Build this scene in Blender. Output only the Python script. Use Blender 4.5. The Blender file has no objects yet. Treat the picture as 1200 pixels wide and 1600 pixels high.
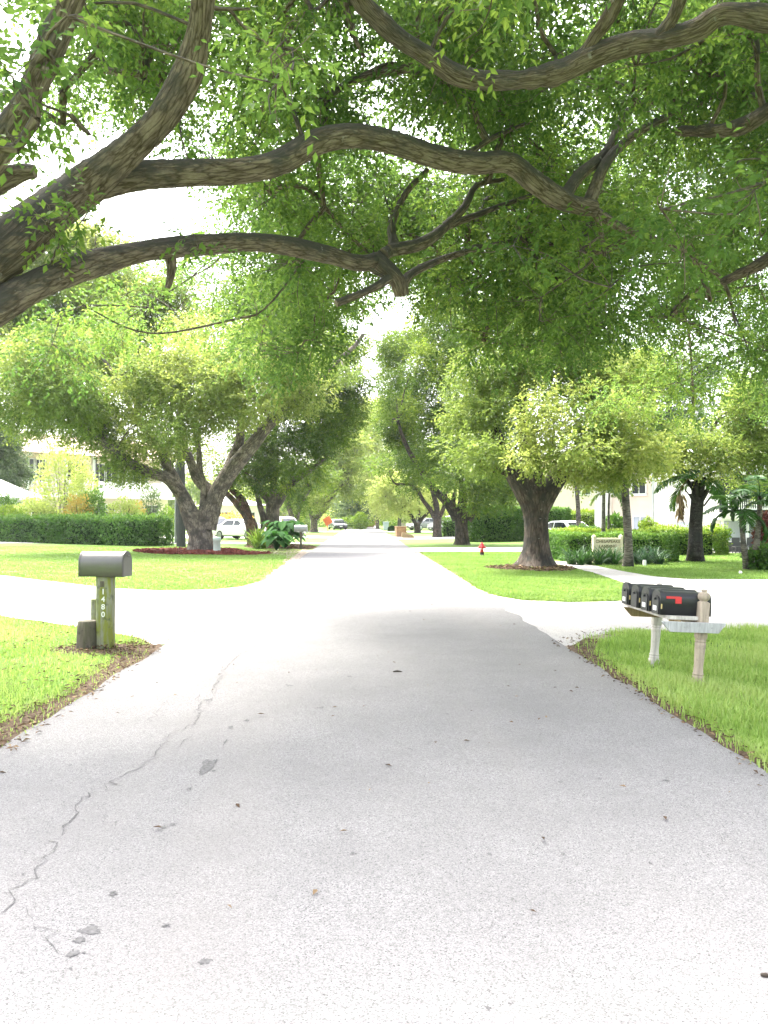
import bpy, bmesh, math, random
import numpy as np
from mathutils import Vector, Matrix

random.seed(7)
RNG = np.random.default_rng(11)
scene = bpy.context.scene
COL = scene.collection
PI = math.pi

# ------------------------------------------------------------------ camera
F_PX, HCAM = 1300.0, 1.6                      # focal length in pixels of the 1200x1600 frame, eye height
YAW = math.atan(34 / F_PX)
PITCH = math.atan(9 / F_PX)
cam_d = bpy.data.cameras.new('camera')
cam = bpy.data.objects.new('camera', cam_d)
COL.objects.link(cam)
cam.location = (0, 0, HCAM)
cam.rotation_euler = (PI / 2 + PITCH, 0, -YAW)
cam_d.sensor_fit = 'VERTICAL'
cam_d.sensor_height = 36
cam_d.lens = 36 * F_PX / 1600
cam_d.clip_end = 2000
cam_d.clip_start = 0.05
scene.camera = cam
ROT = np.array(cam.rotation_euler.to_matrix())
EYE = np.array([0, 0, HCAM])


def ray(px, py):
    return ROT @ np.array([(px - 600) / F_PX, -(py - 800) / F_PX, -1.0])


def W(px, py, d):
    """survey: the point seen at photo pixel (px, py), d metres away"""
    return EYE + ray(px, py) * d


def G(px, py, z=0.0):
    """survey: the ground point seen at a photo pixel"""
    r = ray(px, py)
    return EYE + r * ((z - HCAM) / r[2])


def GX(px, d):
    p = W(px, 809, d)
    return np.array([p[0], p[1], 0.0])


def project(P):
    q = (np.asarray(P) - EYE) @ ROT
    d = -q[:, 2]
    dd = np.where(np.abs(d) < 1e-6, 1e-6, d)
    return np.stack([600 + F_PX * q[:, 0] / dd, 800 - F_PX * q[:, 1] / dd, d], 1)


# ------------------------------------------------------------------ scene objects
def tag(o, label=None, cat=None, group=None, kind=None):
    if label: o['label'] = label
    if cat: o['category'] = cat
    if group: o['group'] = group
    if kind: o['kind'] = kind
    return o


def thing(name, label, cat, loc=(0, 0, 0), rotz=0.0, group=None):
    o = bpy.data.objects.new(name, None)
    COL.objects.link(o)
    o.location = tuple(float(v) for v in loc)
    o.rotation_euler = (0, 0, rotz)
    o.empty_display_size = 0.3
    return tag(o, label, cat, group)


def link(name, me, mats, parent=None):
    o = bpy.data.objects.new(name, me)
    COL.objects.link(o)
    if not isinstance(mats, (list, tuple)): mats = [mats]
    for m in mats: me.materials.append(m)
    if parent is not None: o.parent = parent
    return o


def copy_tree(o, parent=None):
    c = o.copy()
    COL.objects.link(c)
    if parent is not None: c.parent = parent
    for ch in list(o.children): copy_tree(ch, c)
    return c


class MB:
    """collects shapes and links them as one mesh object"""
    def __init__(s):
        s.v, s.f, s.m, s.sm, s.uv = [], [], [], [], []

    def add(s, vs, fs, mat=0, smooth=False, uvs=None):
        b = len(s.v)
        s.v += [tuple(map(float, v)) for v in vs]
        for i, f in enumerate(fs):
            s.f.append([b + k for k in f]); s.m.append(mat); s.sm.append(smooth)
            s.uv.append(uvs[i] if uvs else None)
        return s

    def box(s, c, size, mat=0, rz=0.0, tilt=None, taper=1.0):
        hx, hy, hz = [v / 2 for v in size]
        vs = []
        for z, k in ((-hz, 1.0), (hz, taper)):
            for x, y in ((-hx, -hy), (hx, -hy), (hx, hy), (-hx, hy)):
                vs.append(Vector((x * k, y * k, z)))
        M = Matrix.Rotation(rz, 3, 'Z')
        if tilt is not None: M = M @ tilt
        vs = [M @ v + Vector(c) for v in vs]
        return s.add(vs, [(3, 2, 1, 0), (4, 5, 6, 7), (0, 1, 5, 4), (1, 2, 6, 5), (2, 3, 7, 6), (3, 0, 4, 7)], mat)

    def prism(s, poly, axis, a, b, mat=0, smooth=False):
        """poly of 2D points swept along x, y or z from a to b"""
        n = len(poly)
        def mk(p, t):
            return {'x': (t, p[0], p[1]), 'y': (p[0], t, p[1]), 'z': (p[0], p[1], t)}[axis]
        vs = [mk(p, a) for p in poly] + [mk(p, b) for p in poly]
        s.add(vs, [tuple(range(n))[::-1], tuple(range(n, 2 * n))], mat)
        s.add(vs, [(i, (i + 1) % n, n + (i + 1) % n, n + i) for i in range(n)], mat, smooth)
        return s

    def bar(s, a, b, w, h=None, mat=0):
        a, b = Vector(a), Vector(b)
        h = h or w
        d = (b - a); L = d.length; d.normalize()
        up = Vector((0, 0, 1)) if abs(d.z) < .95 else Vector((0, 1, 0))
        x = d.cross(up).normalized(); y = x.cross(d)
        vs = []
        for t in (0, L):
            for i, j in ((-1, -1), (1, -1), (1, 1), (-1, 1)):
                vs.append(a + d * t + x * (w / 2 * i) + y * (h / 2 * j))
        return s.add(vs, [(3, 2, 1, 0), (4, 5, 6, 7), (0, 1, 5, 4), (1, 2, 6, 5), (2, 3, 7, 6), (3, 0, 4, 7)], mat)

    def lathe(s, prof, n=20, c=(0, 0, 0), mat=0, smooth=True, sq=None):
        """prof: (radius, z[, squareness]) from bottom to top"""
        vs, fs = [], []
        for pr in prof:
            r, z = pr[0], pr[1]; q = pr[2] if len(pr) > 2 else 0
            for k in range(n):
                a = 2 * PI * (k + .5) / n
                ca, sa = math.cos(a), math.sin(a)
                m = (1 - q) + q / max(abs(ca), abs(sa))
                vs.append((c[0] + r * m * ca, c[1] + r * m * sa, c[2] + z))
        R = len(prof)
        for i in range(R - 1):
            for k in range(n):
                fs.append((i * n + k, i * n + (k + 1) % n, (i + 1) * n + (k + 1) % n, (i + 1) * n + k))
        s.add(vs, fs, mat, smooth)
        s.add(vs, [tuple(range(n))[::-1], tuple(range((R - 1) * n, R * n))], mat)
        return s

    def tube(s, pts, radii, n=10, step=0.25, mat=0, lump=0.06, cap=True, seed=0, flare=None):
        P, Rr = spline(pts, radii, step)
        rng = np.random.default_rng(seed + 5)
        ph = rng.uniform(0, 6.28, 6)
        m = len(P)
        T = np.gradient(P, axis=0) if m > 1 else np.array([[0, 0, 1.0]])
        T /= np.linalg.norm(T, axis=1)[:, None] + 1e-9
        ref = np.array([0.13, 0.21, 1.0]) if abs(T[0][2]) < .9 else np.array([0, 1.0, 0.1])
        x = np.cross(T[0], ref); x /= np.linalg.norm(x)
        vs, L = [], 0.0
        lens = []
        for i in range(m):
            if i:
                L += np.linalg.norm(P[i] - P[i - 1])
                x = x - T[i] * (x @ T[i]); x /= np.linalg.norm(x) + 1e-9
            y = np.cross(T[i], x)
            lens.append(L)
            for k in range(n):
                a = 2 * PI * k / n
                j = 1 + lump * (math.sin(2 * a + L * 1.7 / max(Rr[i], .05) * .25 + ph[0]) * .5 +
                                math.sin(3 * a - L * 1.1 / max(Rr[i], .05) * .3 + ph[1]) * .5 + math.sin(L * .9 / max(Rr[i], .05) * .5 + ph[2]) * .6
                                + rng.normal() * .25)
                if flare: j *= 1 + flare(L, a)
                vs.append(P[i] + (x * math.cos(a) + y * math.sin(a)) * Rr[i] * j)
        fs, uvs = [], []
        r0 = float(np.mean(Rr))
        for i in range(m - 1):
            for k in range(n):
                k2 = (k + 1) % n
                fs.append((i * n + k, i * n + k2, (i + 1) * n + k2, (i + 1) * n + k))
                u0, u1 = k / n * 2 * PI * r0, (k + 1) / n * 2 * PI * r0
                uvs.append([(u0, lens[i]), (u1, lens[i]), (u1, lens[i + 1]), (u0, lens[i + 1])])
        s.add(vs, fs, mat, True, uvs)
        if cap:
            s.add(vs[:n], [tuple(range(n))[::-1]], mat)
            s.add(vs[-n:], [tuple(range(n))], mat)
        return s

    def mesh(s, name, origin=(0, 0, 0), bevel=0.0, seg=2):
        me = bpy.data.meshes.new(name)
        o = np.array(origin, float)
        me.from_pydata([tuple(np.array(v) - o) for v in s.v], [], s.f)
        me.polygons.foreach_set('material_index', s.m)
        me.polygons.foreach_set('use_smooth', s.sm)
        if any(u is not None for u in s.uv):
            uvl = me.uv_layers.new(name='uv')
            flat = []
            for f, u in zip(s.f, s.uv):
                for k in range(len(f)): flat += list(u[k]) if u else [0.0, 0.0]
            uvl.data.foreach_set('uv', flat)
        if bevel > 0:
            bm = bmesh.new(); bm.from_mesh(me)
            bmesh.ops.remove_doubles(bm, verts=bm.verts, dist=1e-5)
            es = [e for e in bm.edges if len(e.link_faces) == 2 and e.calc_face_angle(0) > .5]
            bmesh.ops.bevel(bm, geom=es, offset=bevel, segments=seg, affect='EDGES', profile=.5, clamp_overlap=True)
            bm.to_mesh(me); bm.free()
        me.update()
        return me

    def build(s, name, mats, parent=None, origin=(0, 0, 0), bevel=0.0, seg=2):
        return link(name, s.mesh(name, origin, bevel, seg), mats, parent)


def spline(pts, radii, step):
    P = np.array(pts, float); R = np.array(radii, float)
    if len(P) == 2:
        n = max(2, int(np.linalg.norm(P[1] - P[0]) / step) + 1)
        t = np.linspace(0, 1, n)[:, None]
        return P[0] * (1 - t) + P[1] * t, R[0] * (1 - t[:, 0]) + R[1] * t[:, 0]
    E = np.vstack([2 * P[0] - P[1], P, 2 * P[-1] - P[-2]])
    RE = np.concatenate([[R[0]], R, [R[-1]]])
    out, ro = [], []
    for i in range(len(P) - 1):
        p0, p1, p2, p3 = E[i:i + 4]
        n = max(2, int(np.linalg.norm(p2 - p1) / step) + 1)
        for t in np.linspace(0, 1, n, endpoint=False):
            out.append(.5 * (2 * p1 + (p2 - p0) * t + (2 * p0 - 5 * p1 + 4 * p2 - p3) * t * t + (3 * p1 - p0 - 3 * p2 + p3) * t ** 3))
            ro.append(RE[i + 1] * (1 - t) + RE[i + 2] * t)
    out.append(P[-1]); ro.append(R[-1])
    return np.array(out), np.array(ro)


def quick_mesh(name, V, faces_n, idx, tint=None):
    """fast mesh: V (n,3), idx flat loop indices, every face has faces_n corners"""
    me = bpy.data.meshes.new(name)
    me.vertices.add(len(V)); me.vertices.foreach_set('co', np.ascontiguousarray(V, np.float32).ravel())
    nf = len(idx) // faces_n
    me.loops.add(len(idx)); me.loops.foreach_set('vertex_index', np.ascontiguousarray(idx, np.int32))
    me.polygons.add(nf); me.polygons.foreach_set('loop_start', np.arange(0, nf * faces_n, faces_n, dtype=np.int32))
    if tint is not None:
        a = me.attributes.new('tint', 'FLOAT', 'POINT'); a.data.foreach_set('value', np.ascontiguousarray(tint, np.float32))
    me.update(calc_edges=True)
    return me


def nrm(a):
    return a / (np.linalg.norm(a, axis=-1, keepdims=True) + 1e-9)


class Leaves:
    """many leaf blades gathered into one mesh: each blade two triangles folded along its midrib"""
    def __init__(s): s.p, s.d, s.n, s.l, s.w, s.t = [], [], [], [], [], []

    def add(s, P, D, N, L, Wd, T):
        s.p.append(P); s.d.append(D); s.n.append(N)
        s.l.append(np.broadcast_to(L, len(P))); s.w.append(np.broadcast_to(Wd, len(P))); s.t.append(np.broadcast_to(T, len(P)))

    def count(s): return sum(len(p) for p in s.p)

    def mesh(s, name, origin=(0, 0, 0), fold=.25, mid=.45):
        P = np.vstack(s.p) - np.array(origin); D = nrm(np.vstack(s.d)); N = np.vstack(s.n)
        L = np.concatenate(s.l)[:, None]; Wd = np.concatenate(s.w)[:, None]; T = np.concatenate(s.t)
        N = nrm(N - D * (N * D).sum(1, keepdims=True)); S = np.cross(D, N)
        V = np.empty((len(P), 4, 3))
        V[:, 0] = P
        V[:, 1] = P + D * L * mid + S * Wd * .5 + N * Wd * fold
        V[:, 2] = P + D * L - N * L * .06
        V[:, 3] = P + D * L * mid - S * Wd * .5 + N * Wd * fold
        b = np.arange(len(P), dtype=np.int32)[:, None] * 4
        idx = (b + np.array([0, 1, 2, 0, 2, 3], np.int32)).ravel()
        return quick_mesh(name, V.reshape(-1, 3), 3, idx, np.repeat(T, 4))


def sprigs(lv, rng, C, Dir, n_leaf, length, L, Wd, droop, tint, spread=.8):
    N = len(C)
    Dir = nrm(Dir)
    up = np.array([0, 0, 1.0])
    S = nrm(np.cross(Dir, up + rng.normal(0, .35, (N, 3))))
    ln = length * rng.uniform(.7, 1.3, (N, 1))
    for j in range(n_leaf):
        t = (j + .6) / n_leaf
        side = 1 if j % 2 else -1
        pos = C + Dir * ln * t - up * (droop * ln * t * t)
        if j == n_leaf - 1: ax = Dir - up * droop * .8
        else: ax = Dir * .55 + S * side * spread - up * (.25 + droop * .5)
        ax = nrm(ax + rng.normal(0, .28, (N, 3)))
        nn = up * .75 + rng.normal(0, .55, (N, 3))
        sc = rng.uniform(.7, 1.25, N)
        lv.add(pos, ax, nn, L * sc, Wd * sc, np.clip(tint + rng.normal(0, .12, N), 0, 1))


def ball_dirs(rng, n):
    return nrm(rng.normal(size=(n, 3)))


def clump(lv, rng, c, r, n, n_leaf=6, length=.4, L=.16, Wd=.07, droop=.35, tint=.5, shell=.45):
    u = ball_dirs(rng, n)
    rad = rng.uniform(0, 1, (n, 1)) ** shell
    P = np.array(c) + u * rad * np.array(r) * (1 + .25 * np.sin(u[:, :1] * 5 + c[0]) * np.cos(u[:, 1:2] * 4 + c[2]))
    D = u * .9 + rng.normal(0, .45, (n, 3)) + np.array([0, 0, -.1])
    sprigs(lv, rng, P, D, n_leaf, length, L, Wd, droop, tint + rng.normal(0, .06, n))


# ------------------------------------------------------------------ materials
def new_mat(name):
    m = bpy.data.materials.new(name); m.use_nodes = True
    nt = m.node_tree
    b = nt.nodes['Principled BSDF']
    return m, nt, b


def N_(nt, t, **kw):
    n = nt.nodes.new(t)
    for k, v in kw.items():
        if k.startswith('i_'): n.inputs[k[2:].replace('_', ' ')].default_value = v
        else: setattr(n, k, v)
    return n


def ramp(nt, fac, stops):
    r = nt.nodes.new('ShaderNodeValToRGB')
    e = r.color_ramp.elements
    while len(e) < len(stops): e.new(.5)
    for el, (p, c) in zip(e, stops):
        el.position = p; el.color = (*c, 1) if len(c) == 3 else c
    nt.links.new(fac, r.inputs[0])
    return r.outputs[0]


def mixc(nt, fac, a, b, mode='MIX'):
    m = nt.nodes.new('ShaderNodeMix'); m.data_type = 'RGBA'; m.blend_type = mode
    for sock, val in ((0, fac), (6, a), (7, b)):
        if hasattr(val, 'is_output'): nt.links.new(val, m.inputs[sock])
        elif sock == 0: m.inputs[0].default_value = val
        else: m.inputs[sock].default_value = (*val, 1)
    return m.outputs[2]


def coords(nt, kind='Object', scale=(1, 1, 1)):
    t = nt.nodes.new('ShaderNodeTexCoord'); mp = nt.nodes.new('ShaderNodeMapping')
    mp.inputs['Scale'].default_value = scale
    nt.links.new(t.outputs[kind], mp.inputs[0])
    return mp.outputs[0]


def noise(nt, vec, scale, detail=4, rough=.55, dist=0.0):
    n = nt.nodes.new('ShaderNodeTexNoise')
    n.inputs['Scale'].default_value = scale; n.inputs['Detail'].default_value = detail
    n.inputs['Roughness'].default_value = rough; n.inputs['Distortion'].default_value = dist
    nt.links.new(vec, n.inputs['Vector'])
    return n.outputs['Fac']


def bump(nt, b, h, strength=.4, dist=.02):
    n = nt.nodes.new('ShaderNodeBump')
    n.inputs['Strength'].default_value = strength; n.inputs['Distance'].default_value = dist
    nt.links.new(h, n.inputs['Height']); nt.links.new(n.outputs[0], b.inputs['Normal'])


def plain(name, col, rough=.6, metal=0.0, vary=.12, scale=6.0, spec=.4, bmp=0.0):
    m, nt, b = new_mat(name)
    v = coords(nt)
    f = noise(nt, v, scale, 5)
    lo = tuple(c * (1 - vary) for c in col); hi = tuple(min(1, c * (1 + vary)) for c in col)
    nt.links.new(ramp(nt, f, [(.3, lo), (.7, hi)]), b.inputs['Base Color'])
    b.inputs['Roughness'].default_value = rough; b.inputs['Metallic'].default_value = metal
    b.inputs['Specular IOR Level'].default_value = spec
    if bmp: bump(nt, b, noise(nt, v, scale * 8, 4), bmp, .01)
    return m


def leaf_mat(name, dark, mid, light, trans=.4, rough=.5, tcol=None):
    m, nt, b = new_mat(name)
    a = N_(nt, 'ShaderNodeAttribute', attribute_name='tint')
    col = ramp(nt, a.outputs['Fac'], [(.05, dark), (.5, mid), (.95, light)])
    nt.links.new(col, b.inputs['Base Color'])
    b.inputs['Roughness'].default_value = rough; b.inputs['Specular IOR Level'].default_value = .2
    t = nt.nodes.new('ShaderNodeBsdfTranslucent')
    tc = mixc(nt, 1.0, col, tcol or (1.0, 1.0, .55), 'MULTIPLY')
    g = N_(nt, 'ShaderNodeGamma'); g.inputs['Gamma'].default_value = .76
    nt.links.new(tc, g.inputs[0])
    nt.links.new(g.outputs[0], t.inputs[0])
    mx = nt.nodes.new('ShaderNodeMixShader'); mx.inputs[0].default_value = trans
    nt.links.new(b.outputs[0], mx.inputs[1]); nt.links.new(t.outputs[0], mx.inputs[2])
    nt.links.new(mx.outputs[0], nt.nodes['Material Output'].inputs[0])
    return m


def bark_mat(name, lo, mid, hi, patch=(.03, .032, .028), su=16, sv=2.2, patch_amt=.55, b_dist=.03, moss=0.0):
    m, nt, b = new_mat(name)
    uv = coords(nt, 'UV', (su, sv, 1))
    ob = coords(nt)
    ridg = noise(nt, uv, 1.0, 8, .7, .25)
    vor = N_(nt, 'ShaderNodeTexVoronoi', feature='DISTANCE_TO_EDGE'); vor.inputs['Scale'].default_value = .9
    wob = N_(nt, 'ShaderNodeVectorMath', operation='ADD')
    nz = N_(nt, 'ShaderNodeTexNoise'); nz.inputs['Scale'].default_value = 1.3; nt.links.new(uv, nz.inputs['Vector'])
    nt.links.new(uv, wob.inputs[0]); nt.links.new(nz.outputs['Color'], wob.inputs[1]); nt.links.new(wob.outputs[0], vor.inputs['Vector'])
    col = ramp(nt, ridg, [(.3, lo), (.5, mid), (.72, hi)])
    crack = ramp(nt, vor.outputs['Distance'], [(.0, (.25, .22, .2)), (.14, (1, 1, 1))])
    col = mixc(nt, .8, col, crack, 'MULTIPLY')
    big = noise(nt, ob, 2.2, 6, .65)
    band = noise(nt, coords(nt, 'UV', (.6, 3.2, 1)), 1.0, 3, .5)
    col = mixc(nt, ramp(nt, band, [(.56, (0, 0, 0)), (.68, (.55, .55, .55))]), col, tuple(c * .4 for c in mid))
    pf = ramp(nt, big, [(.5, (0, 0, 0)), (.62, (1, 1, 1))])
    sc = N_(nt, 'ShaderNodeMath', operation='MULTIPLY'); sc.inputs[1].default_value = patch_amt
    nt.links.new(pf, sc.inputs[0])
    col = mixc(nt, sc.outputs[0], col, patch)
    geo = nt.nodes.new('ShaderNodeNewGeometry'); sx = nt.nodes.new('ShaderNodeSeparateXYZ'); nt.links.new(geo.outputs['True Normal'], sx.inputs[0])
    mz = N_(nt, 'ShaderNodeMath', operation='MULTIPLY_ADD'); mz.inputs[1].default_value = moss; nt.links.new(sx.outputs['Z'], mz.inputs[0]); nt.links.new(big, mz.inputs[2])
    mf = ramp(nt, mz.outputs[0], [(.42, (0, 0, 0)), (.62, (.85, .85, .85))])
    col = mixc(nt, mf, col, patch)
    lich = noise(nt, ob, 9, 4, .6)
    lf = ramp(nt, lich, [(.66, (0, 0, 0)), (.72, (.5, .5, .5))])
    col = mixc(nt, lf, col, (.34, .33, .29))
    nt.links.new(col, b.inputs['Base Color'])
    b.inputs['Roughness'].default_value = .9; b.inputs['Specular IOR Level'].default_value = .15
    hsum = N_(nt, 'ShaderNodeMath', operation='MULTIPLY_ADD'); hsum.inputs[1].default_value = 1.0
    cl = N_(nt, 'ShaderNodeMath', operation='MINIMUM'); cl.inputs[1].default_value = .2
    nt.links.new(vor.outputs['Distance'], cl.inputs[0]); nt.links.new(ridg, hsum.inputs[0]); nt.links.new(cl.outputs[0], hsum.inputs[2])
    bump(nt, b, hsum.outputs[0], .9, b_dist)
    return m


def wood_mat(name, col, moss=None, moss_amt=.6, dark=(.05, .05, .04), sc=1.0):
    m, nt, b = new_mat(name)
    v = coords(nt, 'Object', (40 * sc, 40 * sc, 4 * sc)); o = coords(nt)
    g = noise(nt, v, 1.0, 5, .6, .3)
    c = ramp(nt, g, [(.3, tuple(x * .6 for x in col)), (.65, col)])
    if moss:
        f = ramp(nt, noise(nt, coords(nt, 'Object', (14, 14, 3)), 1.0, 5, .6), [(.42, (0, 0, 0)), (.58, (moss_amt,) * 3)])
        c = mixc(nt, f, c, moss)
    d = ramp(nt, noise(nt, o, 9, 5, .7), [(.55, (0, 0, 0)), (.68, (.75,) * 3)])
    c = mixc(nt, d, c, dark)
    nt.links.new(c, b.inputs['Base Color']); b.inputs['Roughness'].default_value = .85
    b.inputs['Specular IOR Level'].default_value = .2
    bump(nt, b, g, .5, .006)
    return m


def grass_ground(name):
    m, nt, b = new_mat(name)
    o = coords(nt)
    f1 = noise(nt, o, .35, 5, .6); f2 = noise(nt, o, 9, 6, .7); f3 = noise(nt, o, 60, 3, .6)
    c = ramp(nt, f2, [(.3, (.092, .17, .033)), (.55, (.143, .235, .055)), (.75, (.2, .295, .086))])
    c = mixc(nt, ramp(nt, f1, [(.4, (0, 0, 0)), (.7, (.5, .5, .5))]), c, (.18, .265, .09))
    c = mixc(nt, ramp(nt, f3, [(.3, (.45, .45, .45)), (.6, (0, 0, 0))]), c, (.09, .14, .025))
    nt.links.new(c, b.inputs['Base Color']); b.inputs['Roughness'].default_value = .9; b.inputs['Specular IOR Level'].default_value = .1
    bump(nt, b, f3, .6, .03)
    return m


def pavement_mat(name, base, speck=.35, warm=(.3, .27, .23), stain=.5, fine=210):
    m, nt, b = new_mat(name)
    o = coords(nt)
    vo = N_(nt, 'ShaderNodeTexVoronoi'); vo.inputs['Scale'].default_value = fine; nt.links.new(o, vo.inputs['Vector'])
    sep = N_(nt, 'ShaderNodeSeparateColor'); nt.links.new(vo.outputs['Color'], sep.inputs[0])
    sp = ramp(nt, sep.outputs[0], [(.0, tuple(c * .25 for c in base)), (.05, tuple(c * (1 - speck) for c in base)), (.4, base), (.85, tuple(min(1, c * (1 + speck * .8)) for c in base)), (1, tuple(min(1, c * (1 + speck * 1.5)) for c in base))])
    n1 = noise(nt, o, 1.1, 7, .65); n2 = noise(nt, o, 28, 5, .75); n3 = noise(nt, coords(nt, 'Object', (1.2, .12, 1)), 1.0, 4, .5)
    c = mixc(nt, ramp(nt, n1, [(.35, (stain,) * 3), (.62, (0, 0, 0))]), sp, tuple(c * .72 for c in base))
    c = mixc(nt, ramp(nt, n3, [(.5, (0, 0, 0)), (.75, (.4,) * 3)]), c, warm)
    pit = noise(nt, o, 75, 4, .8)
    c = mixc(nt, ramp(nt, pit, [(.3, (.75,) * 3), (.4, (0, 0, 0))]), c, tuple(c * .3 for c in base))
    c = mixc(nt, ramp(nt, n2, [(.28, (.6,) * 3), (.42, (0, 0, 0))]), c, tuple(c * .6 for c in base))
    nt.links.new(c, b.inputs['Base Color']); b.inputs['Roughness'].default_value = .85; b.inputs['Specular IOR Level'].default_value = .25
    ad = N_(nt, 'ShaderNodeMath', operation='ADD'); nt.links.new(n2, ad.inputs[0]); nt.links.new(sep.outputs[0], ad.inputs[1])
    bump(nt, b, ad.outputs[0], .5, .006)
    return m


def soil_mat(name, a, b_, c_):
    m, nt, b = new_mat(name)
    o = coords(nt)
    f = noise(nt, o, 22, 6, .75, .6)
    nt.links.new(ramp(nt, f, [(.3, a), (.5, b_), (.7, c_)]), b.inputs['Base Color'])
    b.inputs['Roughness'].default_value = .95; b.inputs['Specular IOR Level'].default_value = .1
    bump(nt, b, f, .9, .03)
    return m


M = {}
M['leaf_near'] = leaf_mat('leaf_near', (.038, .09, .02), (.075, .15, .028), (.16, .25, .04), .6)
M['leaf_mid'] = leaf_mat('leaf_mid', (.035, .08, .012), (.08, .15, .018), (.19, .26, .03), .45)
M['leaf_lime'] = leaf_mat('leaf_lime', (.075, .13, .025), (.15, .22, .045), (.29, .34, .085), .45)
M['leaf_pale'] = leaf_mat('leaf_pale', (.2, .28, .07), (.34, .42, .12), (.5, .54, .19), .45)
M['leaf_dark'] = leaf_mat('leaf_dark', (.012, .045, .012), (.025, .08, .018), (.05, .13, .025), .25)
M['leaf_grey'] = leaf_mat('leaf_grey', (.05, .09, .045), (.09, .14, .06), (.14, .19, .08), .35)
M['leaf_hedge'] = leaf_mat('leaf_hedge', (.025, .075, .012), (.05, .13, .02), (.12, .24, .035), .3)
M['leaf_hedge_lime'] = leaf_mat('leaf_hedge_lime', (.05, .11, .012), (.12, .22, .02), (.24, .34, .03), .3)  # yellower green leaf of the paler hedges and bushes
M['leaf_blue'] = leaf_mat('leaf_blue', (.015, .04, .022), (.03, .075, .04), (.06, .12, .05), .2)
M['leaf_orange'] = leaf_mat('leaf_orange', (.2, .2, .04), (.4, .32, .07), (.6, .4, .1), .3)
M['leaf_red'] = leaf_mat('leaf_red', (.03, .012, .012), (.12, .03, .025), (.3, .1, .07), .25)
M['leaf_dry'] = leaf_mat('leaf_dry', (.16, .1, .05), (.3, .2, .1), (.42, .31, .18), .15)
M['leaf_big'] = leaf_mat('leaf_big', (.015, .07, .012), (.03, .12, .02), (.07, .18, .03), .3, .8)
M['palm'] = leaf_mat('palm', (.02, .07, .012), (.045, .125, .02), (.15, .21, .03), .3, .35)
M['blade'] = leaf_mat('blade', (.135, .25, .04), (.24, .385, .08), (.4, .51, .18), .45, .6)  # brighter copy of the lawn green, offsets the canopy shade
M['blade_far_dimmed'] = leaf_mat('blade_far_dimmed', (.095, .185, .033), (.15, .262, .056), (.22, .325, .09), .4, .6)  # darker copy of the lawn green, offsets the full light out there
M['litter'] = leaf_mat('litter', (.035, .02, .012), (.1, .06, .035), (.26, .18, .1), .05, .8)
M['chip'] = leaf_mat('chip', (.07, .016, .012), (.15, .035, .025), (.24, .075, .05), .0, .8)
M['core'] = plain('core', (.012, .03, .008), .95, vary=.3, scale=4, spec=.05)
M['bark_near'] = bark_mat('bark_near', (.06, .043, .032), (.18, .142, .108), (.31, .255, .2), patch=(.06, .058, .054), su=26, sv=4.5, patch_amt=.4, b_dist=.035, moss=.3)
M['bark_grey'] = bark_mat('bark_grey', (.1, .084, .068), (.21, .18, .148), (.32, .29, .245), su=12, sv=3.0, patch=(.06, .055, .05), patch_amt=.5, b_dist=.05)
M['bark_dark'] = bark_mat('bark_dark', (.045, .036, .028), (.1, .08, .064), (.17, .14, .115), su=10, sv=2.0, patch_amt=.3, b_dist=.06)
M['bark_red'] = bark_mat('bark_red', (.09, .05, .035), (.17, .1, .07), (.26, .17, .12), su=10, sv=3, patch_amt=.2)
M['bark_palm'] = bark_mat('bark_palm', (.11, .1, .085), (.2, .18, .155), (.29, .27, .24), su=3, sv=14, patch_amt=.3)
M['bark_palm_dark'] = bark_mat('bark_palm_dark', (.02, .018, .016), (.045, .04, .036), (.09, .08, .07), su=6, sv=9, patch_amt=.2, b_dist=.05)
M['ground'] = grass_ground('grass_ground')
M['road'] = pavement_mat('road_asphalt', (.194, .187, .186), speck=.38, warm=(.215, .2, .19), stain=.4)
M['street'] = pavement_mat('side_street', (.42, .395, .38), speck=.2, warm=(.38, .34, .29), stain=.3, fine=110)
M['drive'] = pavement_mat('driveway', (.46, .43, .41), speck=.15, warm=(.4, .34, .29), stain=.35, fine=60)
M['crack'] = plain('crack_fill', (.11, .105, .105), .95, vary=.4, scale=30)
M['stain'] = plain('oil_stain', (.105, .101, .101), .8, vary=.4, scale=40)
M['dirt'] = soil_mat('dirt', (.05, .032, .022), (.12, .085, .06), (.22, .17, .12))
M['sand'] = soil_mat('sandy_soil', (.2, .16, .12), (.3, .25, .2), (.42, .37, .31))
M['mulch'] = soil_mat('mulch', (.05, .014, .01), (.13, .034, .024), (.2, .06, .042))

# ================================================================== SETTING
def sheet(name, poly, z, mat, sub=.5, jit=.0, parent=None, kind='structure', seed=0, skip=()):
    """flat sheet with a slightly ragged outline"""
    rng = np.random.default_rng(seed)
    out = []
    n = len(poly)
    for i in range(n):
        a = np.array(poly[i][:2], float); b = np.array(poly[(i + 1) % n][:2], float)
        L = np.linalg.norm(b - a); k = max(1, int(L / sub)) if (jit and i not in skip) else 1
        nrml = np.array([-(b - a)[1], (b - a)[0]]) / (L + 1e-9)
        for t in range(k):
            p = a + (b - a) * t / k
            if t: p = p + nrml * rng.normal() * jit
            out.append((p[0], p[1], z))
    bm = bmesh.new()
    vs = [bm.verts.new(p) for p in out]
    f = bm.faces.new(vs)
    if f.normal.z < 0: f.normal_flip()
    bm.normal_update()
    if f.normal.z < 0: bmesh.ops.reverse_faces(bm, faces=[f])
    bmesh.ops.triangulate(bm, faces=bm.faces[:])
    me = bpy.data.meshes.new(name); bm.to_mesh(me); bm.free()
    o = link(name, me, mat, parent)
    if kind: o['kind'] = kind
    return o


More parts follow.
